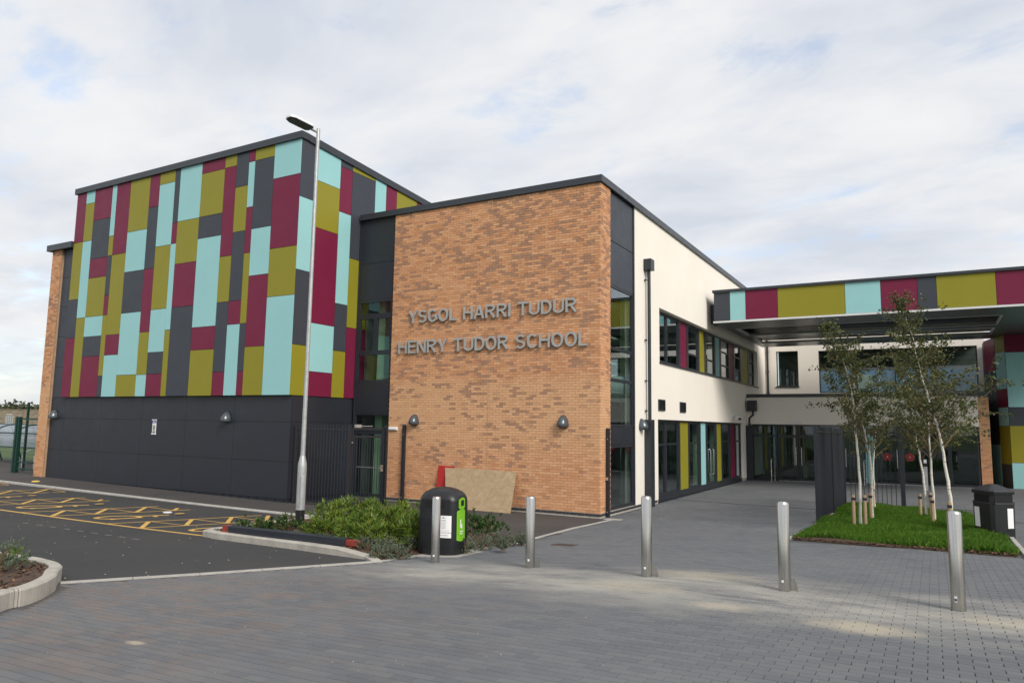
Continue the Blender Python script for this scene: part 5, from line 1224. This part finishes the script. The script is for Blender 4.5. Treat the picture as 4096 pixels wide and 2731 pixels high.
def chips(name, poly, zf, n, mat, size=(.02, .06)):
    xs = [p[0] for p in poly]; ys = [p[1] for p in poly]; X = NR.uniform(min(xs), max(xs), n*2); Y = NR.uniform(min(ys), max(ys), n*2); k = in_poly(poly, X, Y); X, Y = X[k][:n], Y[k][:n]
    Z = gv(X, Y)+np.array([zf(a, b) for a, b in zip(X, Y)])+NR.uniform(.003, .022, len(X)); n = len(X); a = NR.uniform(0, 6.28, n); tl = NR.uniform(-.45, .45, n)
    d = np.c_[np.cos(a)*np.cos(tl), np.sin(a)*np.cos(tl), np.sin(tl)]; s = unit(np.cross(d, np.c_[NR.normal(0, .35, n), NR.normal(0, .35, n), np.ones(n)]))
    c = np.c_[X, Y, Z]; L = NR.uniform(*size, n)[:, None]; w = NR.uniform(.006, .016, n)[:, None]
    V = np.stack([c-d*L/2-s*w, c+d*L/2-s*w, c+d*L/2+s*w, c-d*L/2+s*w], 1).reshape(-1, 3); F = np.arange(4*n).reshape(-1, 4)
    me = D.meshes.new(name); me.from_pydata(V.tolist(), [], F.tolist()); me.materials.append(mat); me.update(); return tag(link(name, me), 'brown bark chippings spread over the beds', None, None, 'stuff')
chips('bark_mulch', BED, bed_z, 9000, M['mulch'])
chips('bark_mulch', ISLP, lambda x, y: .155, 7000, M['mulch'])
def rosette_shrub(x, y, r, h, nshoot, label, mat='shrub_leaf', leaf=(.08, .15), wd=(.02, .034), nl=11, name='shrub', group=None, zb=None, cat='shrub'):
    z = (g(x, y)+bed_z(x, y)) if zb is None else zb
    root = thing(name, label, cat, (x, y, z), group)
    # shoots end on a lumpy dome
    a = NR.uniform(0, 6.28, nshoot); e = np.arcsin(NR.uniform(.0, 1, nshoot)); lump = 1+.18*np.sin(3*a+NR.uniform(0, 6))+NR.normal(0, .10, nshoot)
    rr = np.where(NR.random(nshoot) < .25, NR.uniform(.5, .9, nshoot), 1.0)
    T = np.c_[np.cos(a)*np.cos(e)*r*lump*rr, np.sin(a)*np.cos(e)*r*lump*rr, np.maximum(.05, np.sin(e)*h*lump*rr*.95+.04)]
    up = unit(np.c_[T[:, 0]/r, T[:, 1]/r, T[:, 2]/h*1.2+.6])
    parts = []
    for k in range(nl):
        phi = NR.uniform(0, 6.28, nshoot); sp_ = NR.uniform(.35, 1.25, nshoot); o1 = unit(np.cross(up, NR.normal(0, 1, (nshoot, 3)))); o2 = np.cross(up, o1)
        d = unit(up*np.cos(sp_)[:, None]+(o1*np.cos(phi)[:, None]+o2*np.sin(phi)[:, None])*np.sin(sp_)[:, None]); s = unit(np.cross(d, up+NR.normal(0, .2, (nshoot, 3))))
        c = T-up*NR.uniform(0, .07, nshoot)[:, None]; parts.append(rot_quads(c, d, s, NR.uniform(*leaf, nshoot), NR.uniform(*wd, nshoot), .10))
    leaf_obj('foliage', parts, M[mat], root)
    mb = MB()
    for i in range(0, nshoot, max(1, nshoot//14)): mb.tube([(NR.normal(0, .03), NR.normal(0, .03), -.02), tuple(T[i]*.5+np.array([0, 0, .02])), tuple(T[i]*.93)], [.008, .006, .003], 5)
    o = link('stems', mesh('stems', mb.v, mb.f, M['twig']), root); return root
SHL = [(1300, 2118, .42, .50, 'bright green leafy shrub just right of the lamp post foot'), (1380, 2095, .50, .62, 'tall bright green shrub at the back of the bed beside the lamp post'), (1440, 2140, .42, .52, 'bright green shrub in the front middle of the bed'),
       (1490, 2100, .50, .60, 'bright green shrub in the middle of the bed, behind others'), (1560, 2125, .46, .54, 'bright green shrub between the middle of the bed and the bin'), (1610, 2105, .45, .55, 'bright green shrub behind the left edge of the bin'), (1655, 2140, .36, .45, 'bright green shrub tucked against the left side of the bin')]
for px, py, r, h, lb_ in SHL:
    p = gnd(px, py+40, .09); rosette_shrub(p[0], p[1]+.1, r, h, 150, lb_, group='bright green shrubs in the bed')
p = gnd(1150, 2120, .09); rosette_shrub(p[0], p[1], .28, .26, 60, 'low dark green shrub left of the lamp post', 'dark_leaf', (.05, .09), group='low shrubs in the bed')
p = gnd(1060, 2122, .09); rosette_shrub(p[0], p[1], .2, .2, 40, 'small dark green shrub behind the middle of the grey beam', 'dark_leaf', (.05, .08), group='low shrubs in the bed')
p = gnd(975, 2122, .09); rosette_shrub(p[0], p[1], .15, .2, 30, 'tiny green plant behind the left part of the grey beam', 'dark_leaf', (.04, .07), group='low shrubs in the bed')
p = gnd(1030, 2120, .09); rosette_shrub(p[0], p[1], .12, .16, 24, 'tiny green sprig second from the left behind the grey beam', 'shrub_leaf', (.04, .07), group='low shrubs in the bed')
p = gnd(1880, 2130, .09); rosette_shrub(p[0], p[1], .42, .36, 90, 'dark green shrub just right of the bin', 'dark_leaf', (.06, .1), group='low shrubs in the bed')
p = gnd(1955, 2125, .09); rosette_shrub(p[0], p[1], .34, .30, 70, 'dark green shrub near the right end of the bed', 'dark_leaf', (.05, .09), group='low shrubs in the bed')
HEB = [(1468, 2188, .22, .2, 'grey green hebe beside the red end of the beam'), (1385, 2170, .22, .18, 'grey green hebe behind the beam, left of its red end'), (1515, 2206, .18, .16, 'grey green hebe at the front of the bed near the kerb tip'), (1545, 2195, .25, .22, 'grey green hebe in front of the bright shrubs'),
       (1600, 2205, .22, .2, 'grey green hebe front left of the bin'), (1640, 2180, .2, .2, 'grey green hebe touching the left side of the bin'), (1860, 2185, .27, .26, 'grey green hebe just right of the bin foot'), (1930, 2170, .26, .24, 'grey green hebe right of the bin, middle of three'),
       (1985, 2160, .22, .22, 'grey green hebe behind the second bollard, left side'), (2030, 2160, .2, .2, 'small hebe beside the second bollard'), (2085, 2155, .14, .18, 'tiny hebe at the right tip of the bed'), (2010, 2182, .13, .14, 'tiny yellow green hebe at the bed edge by the second bollard'), (1300, 2165, .2, .12, 'low grey green hebe at the foot of the lamp post'), (1180, 2145, .2, .1, 'low grey green hebe behind the beam, left of the lamp post')]
for px, py, r, h, lb_ in HEB:
    p = gnd(px, py+8, .08); rosette_shrub(p[0], p[1], r*.85, h, 90, lb_, 'hebe_leaf', (.022, .042), (.010, .016), 12, 'hebe', 'small hebes in the bed', cat='hebe')
p = gnd(-15, 2285, .15); rosette_shrub(p[0], p[1], .34, .36, 130, 'green hebe at the left picture edge in the kerbed island', 'hebe_leaf', (.025, .05), (.014, .02), 12, 'hebe', zb=g(p[0], p[1])+.155, cat='hebe')
p = gnd(25, 2262, .15); rosette_shrub(p[0]-.1, p[1]+.1, .2, .2, 60, 'small yellow green hebe in the kerbed island', 'shrub_leaf', (.025, .05), (.014, .02), 10, 'hebe', zb=g(p[0], p[1])+.155, cat='hebe')

# ------------------------------------------------------------------ grass bed and birches
GB = [(-2.54, 15.75), (1.16, 14.75), (1.22, 18), (1.25, 22.4), (-.7, 24.7), (-2.38, 25.6)]
def gbz(x, y): return .004+.085*min(1, max(0, min(x+2.5, 1.2-x, (y-15.2))/.5))
tag(sheet('grass_bed', GB, M['soil'], gbz, .4), kind='structure')
kerb_run('grass_edging', [(-2.62, 15.7), (-2.50, 25.65)], .06, .035, M['edging'], .9, flush=True, side=-1)
kerb_run('grass_edging', [(1.24, 14.6), (1.34, 22.45)], .08, .045, M['edging'], .9, flush=True, side=-1)
def grass(n):
    X = NR.uniform(-2.55, 1.25, n*2); Y = 14.7+NR.random(n*2)**1.35*11; k = in_poly(GB, X, Y); X, Y = X[k], Y[k]
    fr_ = 15.75+(X+2.54)*(-1.0/3.7); d0 = Y-fr_; keep = NR.random(len(X)) < np.clip((d0-.02-.14*np.abs(np.sin(X*.8+.9)))/.16, 0, 1); X, Y = X[keep][:n], Y[keep][:n]; n = len(X)
    Z = gv(X, Y)+np.array([gbz(a, b) for a, b in zip(X, Y)]); hN = .085+.025*np.sin(X*2.1+Y*1.3)+.02*np.sin(X*4.3-Y*2.2); H_ = np.clip(hN, .05, .14)*NR.uniform(.6, 1.5, n)
    a = NR.uniform(0, 6.28, n); lean = NR.uniform(.1, .75, n)*H_; w = NR.uniform(.002, .0042, n); s = np.c_[np.cos(a), np.sin(a), 0*a]*w[:, None]; dd = np.c_[np.cos(a+1.57), np.sin(a+1.57), 0*a]
    c = np.c_[X, Y, Z-.01]; mid = c+dd*(lean*.3)[:, None]+np.c_[0*a, 0*a, H_*.6]; tip = c+dd*lean[:, None]+np.c_[0*a, 0*a, H_]
    V = np.stack([c-s, c+s, mid+s*.8, tip, mid-s*.8], 1).reshape(-1, 3); F = np.arange(5*n).reshape(-1, 5)
    me = D.meshes.new('grass'); me.from_pydata(V.tolist(), [], F.tolist()); me.materials.append(M['grass_blade']); me.update(); tag(link('grass', me), 'lush green grass around the birch trees', None, None, 'stuff')
grass(130000)
chips('bark_mulch', [(-2.5, 15.72), (1.16, 14.7), (1.16, 15.05), (-2.5, 16.0)], lambda x, y: .03, 1600, M['mulch'])
def birch(trunk_px, label, seed, crown0, blen=.8, nbr=26, lpb=42, r0=.04, depth=None):
    nbr = int(nbr*1.6); lpb = int(lpb*2.0); blen *= 1.25; r0 *= .82
    rs = np.random.default_rng(seed); b = gnd(*trunk_px[0], .08); Yb = b[1]
    P = [np.array(b)-[0, 0, .05]]+[ony(px, py, Yb+.06*math.sin(seed+i)) for i, (px, py) in enumerate(trunk_px[1:])]
    root = thing('birch_tree', label, 'tree', tuple(b), 'young staked birches in the grass bed')
    n = len(P); rad = [r0*max(.09, (1-i/(n-1))**1.25) for i in range(n)]
    # densify
    Q = []; RR = []
    for i in range(n-1):
        for k in range(3): t = k/3; Q.append(P[i]*(1-t)+P[i+1]*t+rs.normal(0, .006, 3)); RR.append(rad[i]*(1-t)+rad[i+1]*t)
    Q.append(P[-1]); RR.append(rad[-1]); obj('trunk', MB().tube(Q, RR, 8), M['birch'], root, smooth=True)
    zmax = P[-1][2]; zb = P[0][2]; mb = MB(); LV = []; C_ = []; Dr = []
    for k in range(nbr):
        f = (crown0-.05)+(1.05-crown0)*(k/(nbr-1))**1.1*.98; i = min(len(Q)-2, int(f*(len(Q)-1))); t = f*(len(Q)-1)-i; o = Q[i]*(1-t)+Q[i+1]*t; rb = RR[i]*.42+.002
        az = k*2.4+rs.uniform(-.5, .5); L = blen*(1.32-1.15*f)*rs.uniform(.6, 1.3); el = rs.uniform(.55, 1.0); d = np.array([math.cos(az)*math.cos(el), math.sin(az)*math.cos(el), math.sin(el)])
        pts = [o]; cur = o.copy(); dd = d.copy(); ns = 5
        for j in range(ns):
            dd = dd+rs.normal(0, .10, 3)+np.array([0, 0, .05 if j < 3 else -.14]); dd /= np.linalg.norm(dd); cur = cur+dd*L/ns; pts.append(cur.copy())
        mb.tube(pts, [rb*(1-.85*j/ns) for j in range(ns+1)], 5)
        subs = [pts]
        for _ in range(3):
            j = rs.integers(1, ns); s0 = pts[j]; sdv = dd*.5+rs.normal(0, .6, 3); sdv[2] = abs(sdv[2])*.4+.1; sdv /= np.linalg.norm(sdv); sl_ = L*rs.uniform(.28, .5); e = s0+sdv*sl_*.6; e2 = e+(sdv+np.array([0, 0, -.45]))*sl_*.4; mb.tube([s0, e, e2], [rb*.4, rb*.25, .0015], 4); subs.append([s0, e, e2])
        for _ in range(int(lpb*(1.6-1.35*f))):
            br_ = subs[rs.integers(0, len(subs))]; j = rs.integers(0, len(br_)-1); t = rs.random(); q = br_[j]*(1-t)+br_[j+1]*t
            if br_ is pts and j == 0: continue
            C_.append(q+rs.normal(0, .035, 3)); Dr.append(rs.normal(0, 1, 3)+np.array([0, 0, -.7]))
    obj('branches', mb, M['twig'], root)
    C_ = np.array(C_); Dr = unit(np.array(Dr)); m = len(C_); s = unit(np.cross(Dr, rs.normal(0, 1, (m, 3))))
    parts = [rot_quads(C_, Dr, s, rs.uniform(.042, .075, m), rs.uniform(.034, .056, m), .08)]; leaf_obj('crown', parts, M['birch_leaf'], root, b)
    return b
T1 = [(3443,2113),(3440,1926),(3429,1786),(3422,1693),(3405,1560),(3382,1470),(3363,1423),(3321,1330),(3308,1308)]
T2 = [(3491,2076),(3487,1898),(3480,1824),(3461,1735),(3447,1693),(3425,1610),(3415,1520),(3400,1440),(3392,1380)]
T2b = [(3500,2040),(3494,1935),(3492,1850),(3500,1760),(3512,1650),(3520,1560),(3515,1480),(3508,1420)]
T3 = [(3706,2077),(3699,1963),(3685,1861),(3671,1786),(3657,1721),(3640,1640),(3625,1560),(3600,1480),(3570,1420)]
T4 = [(3740,2102),(3732,1973),(3725,1856),(3720,1796),(3715,1693),(3712,1610),(3700,1540),(3690,1470),(3682,1400)]
T5 = [(3811,2140),(3801,1987),(3787,1898),(3778,1833),(3764,1763),(3746,1693),(3727,1651),(3704,1558),(3680,1479),(3666,1423),(3652,1353),(3624,1274),(3606,1232),(3594,1210)]
tb = [birch(T1, 'young birch at the front left of the grass bed, leaning left', 1, .34, .95, 30, 44), birch(T2, 'young birch just behind the front left one, forking low', 2, .30, .85, 24, 40), birch(T2b, 'slender birch at the back left of the grass bed by the railing', 3, .36, .8, 20, 36, .032),
      birch(T3, 'young birch at the back right of the grass bed, leaning left', 4, .34, .95, 26, 44), birch(T4, 'young upright birch in the right middle of the grass bed', 5, .34, 1.0, 28, 44), birch(T5, 'tallest birch, at the front right of the grass bed behind the nearest bollard', 6, .32, 1.25, 40, 52, .045)]
SL = ['front left birch', 'forking birch behind the front left one', 'slender back left birch', 'back right birch', 'right middle birch', 'tallest birch']
for i, b in enumerate(tb):
    for s_, dx in (((-1, -.12), (1, .11)) if i in (0, 3) else ((-1, -.03),)):
        x, y = b[0]+dx, b[1]-.10; z = g(x, y)+gbz(x, y); hh_ = R_.uniform(.62, .74)
        r = thing('tree_stake', ('left ' if s_ < 0 else 'right ')*(i in (0, 3))+'short round wooden stake tied to the '+SL[i], 'stake', (x, y, z), 'wooden tree stakes')
        obj('stake', MB().loft([ring(x, y, z-.1, .036, 12), ring(x, y, z+hh_-.012, .036, 12), ring(x, y, z+hh_, .028, 12)]), M['stake'], r, smooth=True)
        obj('tie', MB().box(x-.042, x+.042, y-.042, y+.04, z+hh_-.11, z+hh_-.055), M['rail'], r)

# ------------------------------------------------------------------ background at the left edge
gx0 = ony(52, 1890, 16.15)[0]; gz_ = .19
gg = thing('green_gate', 'dark green steel gate and posts beside the far brick pier', 'gate', (gx0, 16.15, gz_))
for x, w_ in ((gx0, .12), (gx0+.2, .08)): obj('post', MB().box(x-w_/2, x+w_/2, 16.08, 16.22, gz_-.1, gz_+2.30), M['green_paint'], gg)
xg1 = -31.05; obj('stile', MB().box(xg1-.06, xg1, 16.1, 16.18, gz_+.1, gz_+2.22), M['green_paint'], gg)
for z in (.14, .42, 2.18): obj('rail', MB().box(gx0+.3, xg1-.062, 16.12, 16.17, gz_+z, gz_+z+.06), M['green_paint'], gg)
for k in range(10): obj('wire', MB().box(gx0+.3, xg1-.062, 16.14, 16.148, gz_+.6+k*.155, gz_+.608+k*.155), M['green_paint'], gg)
mf = thing('mesh_fence', 'tall dark green wire mesh fence behind the green gate', 'fence', (-36, 16.9, .2))
for x in (-31.15, -33.9, -36.6, -39.3, -42): obj('post', MB().box(x-.04, x+.04, 16.86, 16.94, .1, 3.12), M['green_paint'], mf)
for k in range(15): obj('wire', MB().box(-42, -31.2, 16.9, 16.906, .35+k*.19, .356+k*.19), M['green_paint'], mf)
cs = thing('cycle_shelter', 'curved clear roofed cycle shelter with dark green frame', 'cycle shelter', (-37, 19.2, .25))
arc = [(18.55, 1.02), (18.53, 1.35), (18.62, 1.68), (18.85, 1.93), (19.2, 2.06), (19.7, 2.1), (20.3, 2.02)]
mb = MB(); V = [(x, y, z) for x in (-43, -32.0) for y, z in arc]+[(x, y, z-.006) for x in (-43, -32.0) for y, z in arc]; n = len(arc)
mb.add(V, [(i, i+1, n+i+1, n+i) for i in range(n-1)]+[(2*n+i, 3*n+i, 3*n+i+1, 2*n+i+1) for i in range(n-1)]); obj('roof_sheet', mb, M['clear'], cs)
for x in (-32.2, -34.2, -36.2, -38.2, -40.2, -42.2):
    obj('frame_hoop', MB().tube([(x, y, z+.03) for y, z in arc], .035, 8), M['green_paint'], cs, smooth=True); obj('leg', MB().tube([(x, 20.0, .15), (x, 19.7, 1.0), (x, 19.3, 2.04)], .04, 8), M['green_paint'], cs, smooth=True); obj('leg', MB().tube([(x, 18.55, .15), (x, 18.55, 1.04)], .032, 8), M['green_paint'], cs)
for z in (1.03, 1.7): obj('purlin', MB().box(-43, -32.0, 18.60 if z > 1.5 else 18.50, 18.63 if z > 1.5 else 18.53, z, z+.04), M['green_paint'], cs)
CL = ['nearest the brick pier', 'second from the brick pier', 'third from the brick pier', 'at the left picture edge']
for i, x in enumerate((-32.75, -33.75, -34.75, -35.75)):
    r = thing('cycle_stand', 'galvanised hoop cycle stand under the clear shelter, '+CL[i], 'cycle stand', (x, 18.3, .2), 'hoop cycle stands')
    obj('hoop', MB().tube([(x, 17.75, .12), (x, 17.75, .72), (x, 17.83, .88), (x, 18.1, 1.0), (x, 18.55, 1.0), (x, 18.75, .9), (x, 18.82, .75), (x, 18.82, .12)], .026, 8), M['galv'], r, smooth=True)
    obj('cross_rail', MB().tube([(x, 17.77, .4), (x, 18.8, .4)], .02, 6), M['galv'], r)
def along(px, dist):   # ground point at a given range in the direction of photo column px
    d = ray(px, 1669); d = d/np.hypot(d[0], d[1]); return d[0]*dist, d[1]*dist
a = along(-900, 95); b = along(400, 85)
fw_ = thing('boundary_wall', 'weathered brown stone boundary wall far behind the cycle shelter', 'wall', (a[0], a[1], 0))
obj('masonry', MB().bar((a[0], a[1], 1.55), (b[0], b[1], 1.55), .4, 3.3), M['stone_wall'], fw_); obj('capping', MB().bar((a[0], a[1], 3.24), (b[0], b[1], 3.24), .5, .08), M['stone_wall'], fw_)
def far_bush(x, y, z, r, h, label, n=260):
    root = thing('far_bush', label, 'bush', (x, y, z), 'bushes behind the boundary wall'); a_ = NR.uniform(0, 6.28, n); e = np.arcsin(NR.uniform(0, 1, n)); rr = NR.uniform(.5, 1.1, n)
    c = np.c_[np.cos(a_)*np.cos(e)*r*rr, np.sin(a_)*np.cos(e)*r*rr, np.sin(e)*h*rr]; d = unit(NR.normal(0, 1, (n, 3))); s = unit(np.cross(d, NR.normal(0, 1, (n, 3))))
    leaf_obj('foliage', [rot_quads(c, d, s, NR.uniform(.25, .5, n), NR.uniform(.2, .35, n))], M['far_leaf'], root)
    mb = MB(); 
    for k in range(6): q = c[k]; mb.tube([(0, 0, -3), (q[0]*.3, q[1]*.3, 0), (q[0]*.8, q[1]*.8, q[2]*.8)], [.08, .05, .02], 5)
    link('stems', mesh('stems', mb.v, mb.f, M['twig']), root)
BL = ['leftmost scrubby bush above the boundary wall', 'scrubby bush above the boundary wall, left of the green fence post', 'scrubby bush above the boundary wall next to the brick pier', 'scrubby bush half hidden by the brick pier']
for i, (px, r, h) in enumerate(((15, 2.2, .9), (50, 1.8, 1.3), (105, 1.6, .8), (150, 2.0, 1.0))):
    q = along(px, 97); far_bush(q[0], q[1], 2.9, r, h, BL[i])
wf = thing('white_frame', 'white slatted frame standing before the boundary wall', 'frame', (*along(35, 70), .2)); q = along(25, 70); q2 = along(50, 70)
for t in (0, .33, .66, 1): x, y = q[0]+(q2[0]-q[0])*t, q[1]+(q2[1]-q[1])*t; obj('upright', MB().box(x-.05, x+.05, y-.05, y+.05, .1, 2.6), M['galv'], wf)
for z in (2.7, 2.45, 2.1): obj('rail', MB().bar((q[0], q[1], z), (q2[0], q2[1], z), .06, .07), M['galv'], wf)
